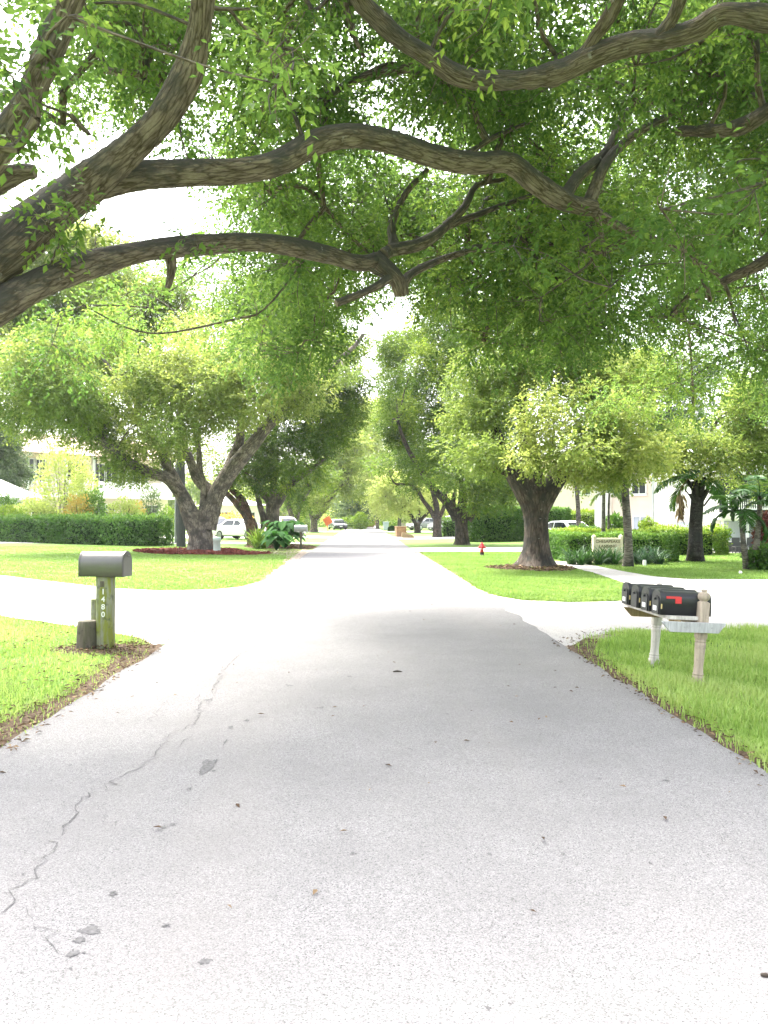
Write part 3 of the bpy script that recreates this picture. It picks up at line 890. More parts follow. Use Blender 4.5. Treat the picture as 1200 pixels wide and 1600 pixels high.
rngc = np.random.default_rng(123)
GAPS = [(238, 325, 95, 46), (160, 195, 22, 26), (50, 240, 40, 38), (35, 60, 45, 60), (245, 238, 30, 24), (40, 330, 45, 40), (655, 212, 22, 16), (600, 190, 28, 18), (345, 480, 24, 40), (570, 555, 9, 30),
        (320, 130, 14, 40), (1085, 292, 22, 20), (975, 560, 26, 24), (870, 20, 40, 25), (590, 60, 18, 18), (910, 195, 34, 20), (1000, 425, 14, 18), (505, 75, 14, 14), (640, 470, 14, 26)]
made = 0
tries = 0
CLUMPS = []
NEED = 1160
while made < NEED and tries < 60000:
    tries += 1
    px, py = rngc.uniform(-500, 1700), rngc.uniform(-420, 640)
    dn = dens(px, py) if -50 < px < 1250 and py > -60 else 1.9  # clumps outside the view are added to shade the near road
    if rngc.random() > (dn / 9) ** 1.5: continue
    pass
    tan = (809 - py) / F_PX
    h = rngc.uniform(2.2 if px > 950 else 2.5, 7.2)
    d = h / tan
    if d < 5.2 or d > (22 if px > 900 else 19): continue
    r = rngc.uniform(.26, .68) * (1 + .25 * (d > 10))
    rp = r * F_PX / d
    bad = False
    for gx, gy, gw, gh in GAPS:
        if ((px - gx) / (gw + rp * .62)) ** 2 + ((py - gy) / (gh + rp * .62)) ** 2 < 1: bad = True; break
    if bad: continue
    # keep the thick limbs in front of the foliage
    near = np.hypot(APX[:, 0] - px, APX[:, 1] - py) < rp * 1.25 + ALLR * F_PX / np.maximum(APX[:, 2], 1) * .9
    near &= ALLR > .06
    if near.any() and d < APX[near, 2].max() + r * 1.2 + .25: continue
    c = W(px, py, d)
    if 0 < px < 1200 and c[2] < 2.9: continue
    CLUMPS.append((c, r, d)); made += 1
# every clump hangs on a twig that forks off the nearest limb or off a clump nearer to it
for Cn in (CL, CR): Cn['set'] = []
for px, py, d, r in ((105, 318, 6.9, .17), (78, 345, 6.85, .16), (128, 345, 7.0, .14), (28, 232, 5.5, .16), (58, 185, 5.4, .14), (20, 120, 5.2, .18), (105, 25, 5.0, .15), (70, 80, 5.2, .13), (310, 375, 8.0, .14), (95, 378, 7.2, .14)):
    CLUMPS.append((W(px, py, d), r, d))
for c, r, d in CLUMPS:
    dl = (np.linalg.norm(CL['LP'] - c, axis=1) - CL['LR']).min(); dr = (np.linalg.norm(CR['LP'] - c, axis=1) - CR['LR']).min()
    Cn, dd = (CL, dl) if dl < dr + (0 if c[0] > 1 else 1.0) else (CR, dr)
    Cn['set'].append((dd, c, r))
for Cn in (CL, CR):
    Cn['set'].sort(key=lambda q: q[0])
    LPs, LRs = Cn['LP'][::4], Cn['LR'][::4]
    nodes = [p for p in LPs]; par = [-1] * len(nodes); cnt = [0] * len(nodes); n0 = len(nodes)
    NA = np.zeros((n0 + len(Cn['set']), 3)); NA[:n0] = LPs; m_ = n0
    pen = np.zeros(len(NA)); pen[:n0] = .25
    for dd, c, r in Cn['set']:
        di = np.linalg.norm(NA[:m_] - c, axis=1) + pen[:m_] + np.maximum(0, NA[:m_, 2] - c[2]) * .3
        k = int(np.argmin(di)); NA[m_] = c; par.append(k); cnt.append(1); m_ += 1
    for k in range(m_ - 1, n0 - 1, -1): cnt[par[k]] += cnt[k]
    for j, (dd, c, r) in enumerate(Cn['set']):
        k = n0 + j; q = NA[par[k]]; L = np.linalg.norm(c - q)
        if L < 4.5:
            ra = min(.006 * math.sqrt(cnt[k]) + .004, .05); 
            mid = (q + c) / 2 + rngc.normal(0, .08 * L + .01, 3) + np.array([0, 0, .07 * L])
            Cn['mb'].tube([q, mid, c], [ra, ra * .85, ra * .6 if cnt[k] > 1 else .004], n=5 if ra < .02 else 7, step=.22, lump=.06, cap=False, seed=j)
        tn = .42 + rngc.normal(0, .2)
        n = int(rngc.uniform(22, 44) * (r / .48) ** 2) + 5
        clump(Cn['lv'], rngc, c, (r * 1.2, r * 1.2, r * .85), n, 8, .28, .08, .04, float(rngc.uniform(.05, .4)), tn, shell=.62)
        for _ in range(4):
            e = c + ball_dirs(rngc, 1)[0] * r * 1.0
            Cn['mb'].tube([c, (c + e) / 2 + rngc.normal(0, .05, 3), e], [.006, .005, .003], n=4, step=.25, lump=0, cap=False)
for Cn in (CL, CR):
    Cn['mb'].build('trunk', M['bark_near'], Cn['t'], Cn['base'])
    link('crown', Cn['lv'].mesh('crown', Cn['base']), M['leaf_near'], Cn['t'])
    TOT['canopy%d' % (Cn is CR)] = Cn['lv'].count()

# ------------------------------------------------------------------ street trees, nearest first
def TREE(key, *a, **k):
    t, n = street_tree(*a, **k); TOT[key] = n
    return t


GL = 'street trees along the left side'; GR = 'street trees along the right side'
d = 41
TREE('L1', 'shade_tree', 'multi-stemmed grey-barked tree standing in the red mulch bed on the left', 314, d,
     [(314, 845, d, 36.8), (313, 825, d, 33.6), (314, 800, d, 34.4)],
     [[(312, 832, d, 35.2), (298, 805, d, 27.2), (285, 775, d, 21.6), (272, 750, d, 19.2), (258, 720, d, 16), (248, 695, d, 12.8), (222, 665, d, 10.4), (205, 640, d, 8.8), (190, 600, d, 7.2), (160, 560, d, 4.8)],
      [(284, 775, d, 20.8), (262, 748, d - .5, 17.6), (232, 738, d - 1, 16), (200, 720, d - 1.5, 15.2), (160, 690, d - 2, 12.8), (125, 660, d - 2, 10.4), (80, 630, d - 2.5, 7.2), (40, 610, d - 3, 4.8)],
      [(316, 815, d, 16), (318, 780, d, 11.2), (318, 755, d, 9.6), (312, 735, d, 9.6), (310, 700, d, 8.8), (300, 660, d, 6.4), (290, 610, d, 4)],
      [(322, 825, d, 32), (334, 785, d, 28.8), (350, 752, d, 26.4), (372, 722, d, 24), (398, 690, d, 21.6), (425, 658, d, 17.6), (452, 635, d, 12.8), (490, 605, d, 9.6), (515, 575, d, 8.8), (550, 545, d, 7.2), (568, 522, d, 4.8)],
      [(352, 752, d, 20.8), (365, 715, d + .5, 19.2), (374, 690, d + .6, 16), (376, 650, d + .8, 11.2), (372, 610, d + 1, 6.4)],
      [(338, 775, d + .6, 17.6), (310, 750, d + 1, 17.6), (295, 715, d + 1.2, 14.4), (280, 680, d + 1.5, 9.6), (262, 640, d + 2, 6.4)],
      [(225, 666, d, 9.6), (215, 650, d, 11.2), (212, 615, d + .5, 9.6), (195, 580, d + 1, 6.4)],
      [(165, 692, d - 2, 8), (155, 620, d - 1.6, 6.4), (140, 600, d - 1.5, 4.8)]],
     [(300, 575, 70, 45, d - 2.5, .78), (365, 600, 60, 50, d - 2, .72), (280, 640, 60, 36, d - 2.5, .7), (340, 650, 55, 30, d - 2, .6), (410, 555, 60, 45, d - 1.5, .65), (455, 590, 45, 38, d - 1, .55),
      (245, 605, 40, 34, d - 2, .6), (60, 560, 60, 40, d - 3, .5), (120, 590, 45, 35, d - 2, .45), (30, 620, 50, 40, d - 3, .4), (100, 645, 70, 26, d - 2, .38), (165, 665, 50, 22, d - 1, .42), (190, 700, 40, 20, d + .5, .5),  # low tints on the left underside clumps put shade into leaf colour
      (215, 640, 30, 24, d, .5), (150, 530, 40, 40, d + 2, .62), (60, 665, 60, 16, d - 2, .4), (175, 712, 26, 12, d - 2, .45), (240, 690, 30, 16, d - 2, .5), (215, 745, 20, 22, d - 1, .45), (345, 550, 60, 36, d + 1, .7), (350, 600, 80, 50, d - 4, .72), (420, 580, 60, 40, d - 3.5, .62), (110, 610, 70, 34, d - 4, .45), (40, 580, 60, 50, d - 4, .5), (215, 590, 40, 40, d - 3, .62), (480, 560, 40, 36, d - 1, .55), (270, 655, 50, 34, d - 4, .66), (130, 655, 60, 20, d - 4, .42), (540, 575, 20, 26, d, .5), (270, 700, 16, 14, d + 1.5, .5), (325, 705, 22, 20, d + 2, .5)],
     leaf='leaf_lime', seed=201, group=GL, flare=.3, per=820, sub=8)
d = 47
TREE('L0', 'shade_tree', 'pale sunlit tree crown rising behind the mulch-bed tree at far left', -70, 62,
     [(-70, 760, 62, 16), (-60, 700, 62, 13)],
     [[(-60, 705, 62, 12), (0, 600, 62, 9), (90, 500, 62, 6), (150, 440, 62, 3)], [(-62, 715, 62, 10), (-30, 620, 62, 7), (10, 520, 62, 5), (20, 440, 62, 3)]],
     [(140, 375, 55, 36, 62, .7), (100, 390, 50, 40, 62, .7), (190, 440, 40, 34, 62, .62), (200, 560, 60, 40, 60, .5), (90, 560, 70, 40, 61, .55), (260, 450, 30, 34, 60, .55), (300, 500, 30, 40, 60, .55), (60, 420, 60, 40, 62, .65), (150, 450, 60, 40, 60, .65), (200, 500, 45, 50, 58, .55), (90, 500, 70, 45, 62, .6), (20, 480, 50, 50, 62, .6), (180, 560, 45, 34, 60, .5), (245, 500, 24, 34, 60, .5), (-40, 440, 50, 50, 62, .6), (-30, 540, 50, 50, 62, .5)],
     leaf='leaf_lime', seed=202, group='taller trees behind the street trees', leafL=.22, per=900, sub=8, rad=1.1, depth=2.5)
TREE('LB', 'broadleaf_tree', 'dense blue-green tree rising behind the white roof at the left edge', -14, 74,
     [(-14, 780, 74, 12), (-10, 760, 74, 10)], [[(-10, 765, 74, 9), (2, 735, 74, 6), (10, 705, 74, 3)]],
     [(8, 720, 24, 34, 74, .4), (-30, 700, 40, 56, 74, .4), (24, 742, 14, 14, 74, .35), (0, 690, 26, 24, 74, .45), (14, 700, 18, 20, 74, .42)],
     leaf='leaf_grey', seed=203, leafL=.26, per=900, sub=7, rad=.9, group='garden trees around the left houses')
d = 50
TREE('L2', 'shade_tree', 'reddish-brown leaning double trunk beside the spiky bromeliad clump', 397, d,
     [(394, 826, d, 20), (390, 812, d, 18)],
     [[(391, 822, d, 15), (384, 805, d, 13), (374, 792, d, 11), (362, 779, d, 9), (350, 768, d, 8), (338, 755, d, 6)],
      [(392, 822, d + .4, 13), (386, 800, d + .4, 13), (380, 783, d + .4, 12), (368, 770, d + .4, 10), (360, 760, d, 8), (372, 730, d, 6), (385, 700, d, 4)]],
     [(385, 725, 36, 22, d, .45), (400, 700, 40, 24, d, .4), (360, 745, 18, 12, d + 1, .5), (420, 735, 26, 18, d, .35), (398, 755, 18, 12, d - 1, .4)],
     leaf='leaf_mid', bark='bark_red', seed=204, group=GL, per=700, sub=8, rad=.7, flare=.4)
TREE('L3', 'shade_tree', 'green street tree with straight grey trunk rising behind the large-leaved plants', 427, d + 1,
     [(427, 835, d + 1, 24), (426, 800, d + 1, 22), (428, 775, d + 1, 22)],
     [[(424, 785, d + 1, 14), (410, 770, d + 1, 11), (395, 758, d + 1, 9), (380, 745, d + 1, 6)], [(430, 790, d + 1, 16), (445, 768, d + 1, 13), (462, 750, d + .5, 10), (485, 735, d, 8), (510, 715, d, 5)],
      [(427, 780, d + 1, 14), (428, 740, d + 1.5, 10), (427, 690, d + 1.5, 9), (440, 640, d + 2, 6), (470, 590, d + 2, 4)], [(405, 845, d + .6, 6), (412, 815, d + .8, 9), (406, 790, d + .8, 9), (398, 760, d + .8, 6)]],
     [(470, 520, 60, 42, d + 2, .5), (515, 560, 45, 40, d, .5), (450, 640, 60, 36, d, .4), (500, 640, 46, 40, d, .38), (465, 690, 60, 30, d, .34), (520, 690, 36, 30, d, .4), (425, 730, 40, 24, d, .32), (475, 735, 30, 16, d, .34),
      (430, 500, 50, 40, d + 3, .55), (545, 480, 36, 30, d + 3, .5), (540, 540, 26, 40, d + 3, .5), (525, 600, 30, 34, d + 2, .5), (350, 500, 36, 36, d + 3, .5), (410, 450, 50, 36, d + 4, .5), (480, 470, 50, 30, d + 3, .5), (545, 650, 26, 40, d, .42), (500, 600, 40, 30, d - 1, .4), (440, 560, 50, 40, d + 1, .45), (545, 610, 22, 24, d + 1, .5), (530, 620, 30, 26, d + 1, .5), (510, 505, 40, 30, d + 2, .55), (445, 765, 24, 12, d, .35), (400, 690, 36, 26, d + 1, .36), (385, 490, 30, 40, d + 3, .5)],
     leaf='leaf_mid', seed=205, group=GL, per=820, sub=8, flare=.25)
d = 78
TREE('L4', 'shade_tree', 'twin-stemmed street tree just beyond the grey roadside mailbox', 462, d,
     [(462, 822, d, 12), (461, 806, d, 12)],
     [[(459, 815, d, 8), (452, 795, d, 8), (446, 775, d, 6), (440, 750, d, 4)], [(464, 815, d, 8), (467, 795, d, 8), (480, 770, d, 6), (500, 750, d, 4)]],
     [(455, 760, 30, 18, d, .4), (480, 745, 30, 20, d, .45), (505, 735, 32, 22, d, .55), (465, 785, 16, 8, d, .4)],
     leaf='leaf_mid', seed=206, group=GL, leafL=.24, per=620, sub=5, rad=1.0)
d = 92
TREE('L5', 'shade_tree', 'far street tree with three fanning stems behind the orange sign', 491, d,
     [(491, 818, d, 11), (490, 808, d, 11)],
     [[(489, 812, d, 8), (484, 797, d, 7), (478, 782, d, 7), (474, 765, d, 4)], [(492, 812, d, 7), (500, 798, d, 6), (512, 784, d, 5), (525, 772, d, 3)], [(493, 812, d, 6), (506, 800, d, 4), (515, 790, d, 3)],
      [(484, 795, d, 5), (500, 782, d, 4), (520, 770, d, 3), (545, 750, d, 2)]],
     [(480, 765, 22, 12, d, .65), (510, 760, 30, 16, d, .7), (535, 735, 34, 24, d, .75), (555, 715, 26, 20, d, .7), (520, 720, 36, 26, d, .6), (545, 690, 26, 22, d, .65), (550, 770, 16, 8, d, .6), (500, 778, 18, 6, d, .7), (550, 650, 26, 30, d + 8, .65), (530, 680, 30, 30, d + 4, .6)],
     leaf='leaf_lime', seed=207, group=GL, leafL=.3, per=600, sub=4, rad=1.25)
d = 125
TREE('L6', 'shade_tree', 'grey-green rounded tree at the far end of the road, left side', 553, d,
     [(555, 812, d, 6), (556, 800, d, 5)],
     [[(555, 805, d, 4), (545, 792, d, 3), (535, 780, d, 2)], [(556, 803, d, 4), (562, 790, d, 3), (566, 778, d, 2)]],
     [(552, 786, 26, 12, d, .45), (568, 780, 18, 10, d, .45), (540, 795, 14, 7, d, .45), (580, 792, 8, 6, d, .3)],
     leaf='leaf_grey', seed=208, group=GL, leafL=.4, per=520, sub=3, rad=1.5)

# right side
d = 27.3
TREE('R2', 'shade_tree', 'broad dark-barked oak with flared roots on the right verge', 838, d,
     [(838, 874, d, 46), (838, 850, d, 39), (838, 820, d, 37), (837, 792, d, 42), (835, 768, d, 46)],
     [[(834, 805, d, 30), (824, 776, d, 34), (806, 745, d, 31), (790, 716, d, 26), (775, 680, d, 20), (765, 640, d, 14), (745, 590, d, 9)],
      [(837, 800, d, 36), (832, 755, d, 38), (828, 715, d, 30), (822, 670, d, 25), (812, 620, d, 21), (815, 590, d, 17), (840, 545, d, 13), (850, 500, d, 8)],
      [(842, 805, d, 28), (855, 772, d, 32), (876, 740, d, 29), (900, 712, d, 24), (925, 685, d, 18), (955, 655, d, 12), (985, 635, d, 8)],
      [(814, 625, d, 18), (808, 590, d, 14), (806, 560, d, 12), (790, 520, d, 8), (770, 500, d, 6)],
      [(905, 708, d, 13), (940, 708, d - 1, 9), (990, 700, d - 1.5, 6)],
      [(800, 738, d, 12), (770, 735, d - 1, 8), (740, 725, d - 1, 5)]],
     [(858, 655, 50, 45, d - 3, .7), (835, 700, 34, 28, d - 3, .72), (890, 690, 44, 34, d - 3, .72), (940, 640, 50, 38, d - 3, .68), (970, 675, 46, 36, d - 3, .62), (1000, 700, 40, 34, d - 2.5, .68), (930, 720, 38, 24, d - 2, .66), (975, 735, 36, 16, d - 2, .55),
      (905, 590, 60, 36, d, .55), (870, 545, 50, 36, d, .55), (770, 590, 50, 50, d, .42), (760, 660, 44, 44, d - 1, .36), (745, 720, 30, 30, d - 1, .4), (800, 530, 46, 34, d, .5), (840, 480, 60, 30, d + 1, .45), (765, 700, 40, 26, d - 2, .42), (780, 480, 50, 36, d + 1, .5), (890, 505, 44, 30, d + 2, .45), (945, 605, 30, 26, d, .55), (965, 590, 50, 40, d + 1, .5), (1015, 645, 44, 40, d + 1, .5), (910, 545, 50, 40, d + 1, .45), (1000, 590, 40, 36, d + 2, .42), (870, 735, 20, 16, d + 2, .5), (720, 640, 24, 40, d, .4)],
     leaf='leaf_lime', bark='bark_dark', seed=211, group=GR, flare=.5, fh=.3, per=1000, sub=11, rad=.62, leafL=.13, bw=52, depth=1.5)
d = 33
TREE('R0', 'shade_tree', 'light green drooping tree crown at the right edge above the small palm', 1262, d,
     [(1262, 850, d, 40), (1258, 780, d, 34)], [[(1258, 790, d, 30), (1230, 720, d, 24), (1180, 690, d - 1, 16), (1120, 688, d - 1.5, 10), (1095, 690, d - 2, 7)], [(1255, 780, d, 24), (1220, 650, d, 16), (1170, 600, d, 9)], [(1190, 695, d - 1, 12), (1150, 725, d - 1, 7), (1110, 735, d - 1, 4)]],
     [(1150, 640, 54, 36, d - 2, .66), (1190, 620, 40, 40, d - 2, .68), (1110, 700, 46, 26, d - 3, .66), (1160, 710, 50, 34, d - 3, .72), (1195, 690, 40, 50, d - 3, .66), (1060, 705, 40, 26, d - 2, .6), (1035, 712, 30, 16, d - 2, .55), (1180, 750, 36, 20, d - 3, .5), (1240, 660, 50, 60, d, .6), (1130, 665, 40, 24, d - 2, .6)],
     leaf='leaf_lime', seed=212, group=GR, per=950, sub=10, rad=.66, leafL=.14, depth=1.6)
d = 52
TREE('RP', 'pine_tree', 'dark feathery conifer showing between the crowns on the right', 1040, d,
     [(1040, 820, d, 16), (1042, 700, d, 13)], [[(1042, 720, d, 12), (1045, 640, d, 9), (1050, 560, d, 5)], [(1045, 660, d, 7), (1085, 640, d, 4), (1110, 630, d, 2)], [(1044, 680, d, 7), (1000, 640, d, 4), (975, 610, d, 2)]],
     [(1060, 600, 46, 30, d, .35), (1020, 570, 44, 34, d, .35), (1080, 650, 40, 26, d, .3), (1045, 660, 46, 24, d, .3), (975, 555, 40, 32, d, .35), (1100, 575, 36, 34, d, .4), (1075, 700, 26, 18, d, .3), (1000, 620, 26, 18, d, .3)],
     leaf='leaf_grey', bark='bark_dark', seed=213, group='taller trees behind the street trees', leafL=.2, per=700, sub=7, rad=.9)
d = 49.5
TREE('R3', 'shade_tree', 'stout knobbly-trunked tree beside the tall dark hedge', 722, d,
     [(722, 838, d, 21.3), (721, 820, d, 18.9), (721, 800, d, 21.3)],
     [[(714, 812, d, 16.4), (705, 795, d, 14.8), (694, 780, d, 12.3), (672, 758, d, 10.7), (658, 735, d, 9), (645, 715, d, 8.2), (632, 690, d, 6.6), (622, 660, d, 4.1)],
      [(721, 810, d, 14.8), (722, 785, d, 13.1), (723, 765, d, 12.3), (715, 735, d, 9.8), (700, 700, d, 6.6), (690, 660, d, 4.1)], [(730, 812, d, 14.8), (742, 793, d, 12.3), (750, 775, d, 9.8), (765, 745, d, 7.4), (780, 710, d, 4.9)],
      [(714, 800, d, 9.8), (708, 785, d, 7.4), (712, 765, d, 4.9)], [(720, 745, d, 8.2), (750, 690, d, 6.6), (752, 680, d, 5.7), (765, 620, d, 3.3)]],
     [(720, 560, 60, 46, d, .5), (690, 620, 54, 40, d, .45), (735, 640, 50, 40, d, .4), (700, 690, 46, 32, d, .42), (745, 720, 44, 26, d - 1, .45), (725, 750, 34, 16, d - 2, .5), (770, 755, 40, 18, d - 2, .42), (660, 580, 40, 34, d + 2, .45), (650, 640, 34, 30, d + 1, .42),
      (720, 500, 60, 36, d + 2, .55), (660, 530, 30, 24, d + 2, .5), (790, 760, 30, 16, d - 2, .4), (670, 730, 22, 14, d, .45), (620, 610, 36, 50, d + 6, .5), (640, 540, 40, 40, d + 6, .55), (610, 560, 20, 36, d + 8, .55), (700, 440, 60, 40, d + 4, .5), (620, 680, 30, 30, d + 3, .45), (780, 680, 40, 40, d + 2, .4), (760, 780, 22, 9, d - 2, .45), (790, 610, 40, 60, d + 2, .45)],
     leaf='leaf_mid', bark='bark_dark', seed=214, group=GR, flare=.4, per=820, sub=8)
d = 68
TREE('R4', 'shade_tree', 'slender forked street tree between the knobbly tree and the brown roadside box', 683, d,
     [(683, 826, d, 12.6), (683, 808, d, 11.7)],
     [[(681, 812, d, 8.1), (672, 796, d, 7.2), (660, 780, d, 6.3), (652, 765, d, 5.4), (640, 757, d, 4.5), (618, 756, d, 3.6), (610, 745, d, 2.7)], [(683, 812, d, 9), (682, 790, d, 9), (676, 770, d, 6.3), (668, 740, d, 4.5), (650, 700, d, 2.7)], [(686, 810, d, 7.2), (692, 797, d, 6.3), (696, 780, d, 5.4), (700, 740, d, 3.6)]],
     [(640, 725, 36, 22, d, .5), (620, 690, 30, 30, d, .5), (665, 700, 34, 28, d, .45), (610, 735, 22, 12, d, .5), (690, 745, 30, 20, d, .45), (640, 760, 26, 9, d, .5), (608, 650, 24, 24, d + 2, .5), (685, 700, 24, 24, d, .45), (625, 620, 30, 26, d + 3, .5)],
     leaf='leaf_mid', bark='bark_dark', seed=215, group=GR, leafL=.22, per=640, sub=6, rad=1.0, flare=.35)
d = 88
TREE('R5', 'shade_tree', 'low gnarled yellow-green tree leaning over the verge beyond the brown box', 652, d,
     [(652, 826, d, 9), (651, 816, d, 9)],
     [[(650, 820, d, 6), (644, 808, d, 6), (637, 799, d, 5), (632, 798, d, 5), (628, 790, d, 3)], [(653, 820, d, 6), (662, 808, d, 5), (672, 798, d, 4), (678, 790, d, 3)], [(632, 799, d, 4), (634, 780, d, 3), (628, 765, d, 2), (615, 762, d, 2)], [(655, 815, d, 4), (655, 790, d, 3), (652, 770, d, 2)]],
     [(620, 768, 30, 15, d, .7), (650, 765, 32, 18, d, .7), (675, 780, 20, 10, d, .65), (600, 755, 22, 14, d, .7), (595, 775, 16, 10, d, .75), (640, 785, 26, 8, d, .7), (690, 770, 18, 12, d, .6)],
     leaf='leaf_pale', bark='bark_dark', seed=216, group=GR, leafL=.3, per=560, sub=4, rad=1.2)
d = 118
TREE('R6', 'shade_tree', 'pale yellow tree at the far end of the road, right side', 623, d,
     [(624, 818, d, 6), (625, 805, d, 6)], [[(625, 808, d, 5), (618, 795, d, 3), (612, 780, d, 2)], [(626, 806, d, 4), (636, 792, d, 3), (642, 780, d, 2)]],
     [(600, 765, 24, 14, d, .7), (625, 780, 26, 12, d, .75), (610, 792, 20, 8, d, .7), (640, 795, 16, 7, d, .65), (590, 745, 16, 14, d, .7), (640, 765, 20, 12, d, .7)],
     leaf='leaf_pale', seed=217, group=GR, leafL=.42, per=480, sub=3, rad=1.5)
for i, (bx, dd, cxs, lf, lab) in enumerate((
        (520, 150, [(520, 770, 34, 22), (545, 755, 28, 20), (495, 780, 24, 16)], 'leaf_lime', 'tall yellow-green tree behind the parked dark car far down the left side'),
        (650, 150, [(655, 790, 26, 14), (680, 780, 26, 18), (630, 795, 18, 10)], 'leaf_pale', 'hazy pale tree behind the gnarled tree far down the right side'),
        (575, 190, [(566, 785, 14, 10), (575, 775, 14, 12), (604, 770, 12, 10)], 'leaf_lime', 'small tree closing the view at the very end of the road'),
        (590, 120, [(575, 700, 20, 26), (590, 730, 20, 20), (568, 740, 16, 16), (590, 680, 14, 16), (560, 660, 18, 24), (600, 640, 16, 22), (575, 640, 14, 16), (545, 700, 20, 20), (610, 700, 16, 20)], 'leaf_pale', 'tall pale tree standing over the end of the road, between both rows of crowns'))):
    TREE('F%d' % i, 'shade_tree', lab, bx, dd, [(bx, 812, dd, 5), (bx, 795, dd, 4)], [[(bx, 800, dd, 4), (bx + 6, 780, dd, 2)]], [c + (dd, .6) for c in cxs],
         leaf=lf, seed=230 + i, group='trees at the end of the road', leafL=.45, per=480, sub=3, rad=1.6, twigs=False)

# woodland that closes the horizon
lvw = Leaves(); rw = np.random.default_rng(300)
for i in range(620):
    a = rw.uniform(-.95, .95)
    R_ = rw.uniform(150, 200)
    c = np.array([R_ * math.sin(a), R_ * math.cos(a), rw.uniform(1, 9)])
    if abs(c[0]) < 5: continue
    clump(lvw, rw, c, (3.2, 3.2, 2.4), 55, 4, 1.3, .8, .5, .3, .5 + rw.normal(0, .2))
tag(link('far_woodland', lvw.mesh('far_woodland'), M['leaf_lime']), kind='stuff')


# ================================================================== HEDGES AND SHRUBS
def hedge(name, label, path, width, height, leaf, seed, n, leafL=.09, rough=.1, tint=.45, toptint=.25, group=None, top_leaf=None, cat='hedge', z0=0.0):
    """clipped hedge along a ground path: a leafy skin over added solid dark boxes that block see-through"""
    rng = np.random.default_rng(seed)
    path = [np.array([p[0], p[1]], float) for p in path]
    seg = [np.linalg.norm(path[i + 1] - path[i]) for i in range(len(path) - 1)]
    tot = sum(seg)
    base = np.array([*np.mean(path, 0), 0])
    t = thing(name, label, cat, base, 0, group)
    core = MB(); ins = .2
    for i in range(len(path) - 1):
        c = (path[i] + path[i + 1]) / 2; dv = path[i + 1] - path[i]
        core.box((c[0], c[1], z0 + (height - ins) / 2 + .01 * i), (seg[i] + (width - 2 * ins) * .15, width - 2 * ins, height - ins), rz=math.atan2(dv[1], dv[0]))
    core.build('stems', M['core'], t, base)  # dark filler boxes added inside the leaves to block see-through
    lv = Leaves()
    per = 2 * height + width
    m = n
    s = rng.uniform(-width * .5, tot + width * .5, m); v = rng.uniform(0, per, m)
    cap = rng.random(m) < width / (tot + width)
    pos = np.zeros((m, 3)); nn = np.zeros((m, 3))
    cum = np.concatenate([[0], np.cumsum(seg)])
    pr = np.array(seg) + width; ks = rng.choice(len(seg), m, p=pr / pr.sum())
    for i in range(m):
        k = int(ks[i])
        dv = (path[k + 1] - path[k]) / seg[k]; lat = np.array([-dv[1], dv[0]])
        p = path[k] + dv * rng.uniform(-width / 2, seg[k] + width / 2)
        if cap[i]:
            e = rng.random() < .5
            p = (path[0] - (path[1] - path[0]) / seg[0] * width / 2) if e else (path[-1] + (path[-1] - path[-2]) / seg[-1] * width / 2)
            dd = (path[1] - path[0]) / seg[0] if e else (path[-1] - path[-2]) / seg[-1]
            q = p + np.array([-dd[1], dd[0]]) * rng.uniform(-.5, .5) * width
            pos[i] = (q[0], q[1], rng.uniform(0, height)); o = -dd if e else dd; nn[i] = (o[0], o[1], .2)
        elif v[i] < height: q = p + lat * width / 2; pos[i] = (q[0], q[1], v[i]); nn[i] = (lat[0], lat[1], .2)
        elif v[i] < 2 * height: q = p - lat * width / 2; pos[i] = (q[0], q[1], v[i] - height); nn[i] = (-lat[0], -lat[1], .2)
        else: q = p + lat * (v[i] - 2 * height - width / 2); pos[i] = (q[0], q[1], height); nn[i] = (0, 0, 1)
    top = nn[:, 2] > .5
    pos[:, 2] += z0
    wav = (np.sin(pos[:, 0] * 2.1) + np.cos(pos[:, 1] * 1.7) + np.sin(pos[:, 2] * 5 + pos[:, 0] * 3)) * rough * .3
    pos += nn * (wav[:, None] + rng.normal(0, rough * .55, (m, 1)) - .03)
    pos[:, 2] = np.maximum(pos[:, 2], .02)
    D = nn * .5 + rng.normal(0, .7, (m, 3)); D[:, 2] += .1
    N2 = nn + rng.normal(0, .6, (m, 3)) + np.array([0, 0, .3])
    sc = rng.uniform(.7, 1.3, m)
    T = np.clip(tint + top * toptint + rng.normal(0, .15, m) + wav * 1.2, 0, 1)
    lv.add(pos, D, N2, leafL * sc, leafL * .55 * sc, T)
    link('foliage', lv.mesh('foliage', base), M[leaf], t)
    TOT[name + str(seed)] = m
    return t


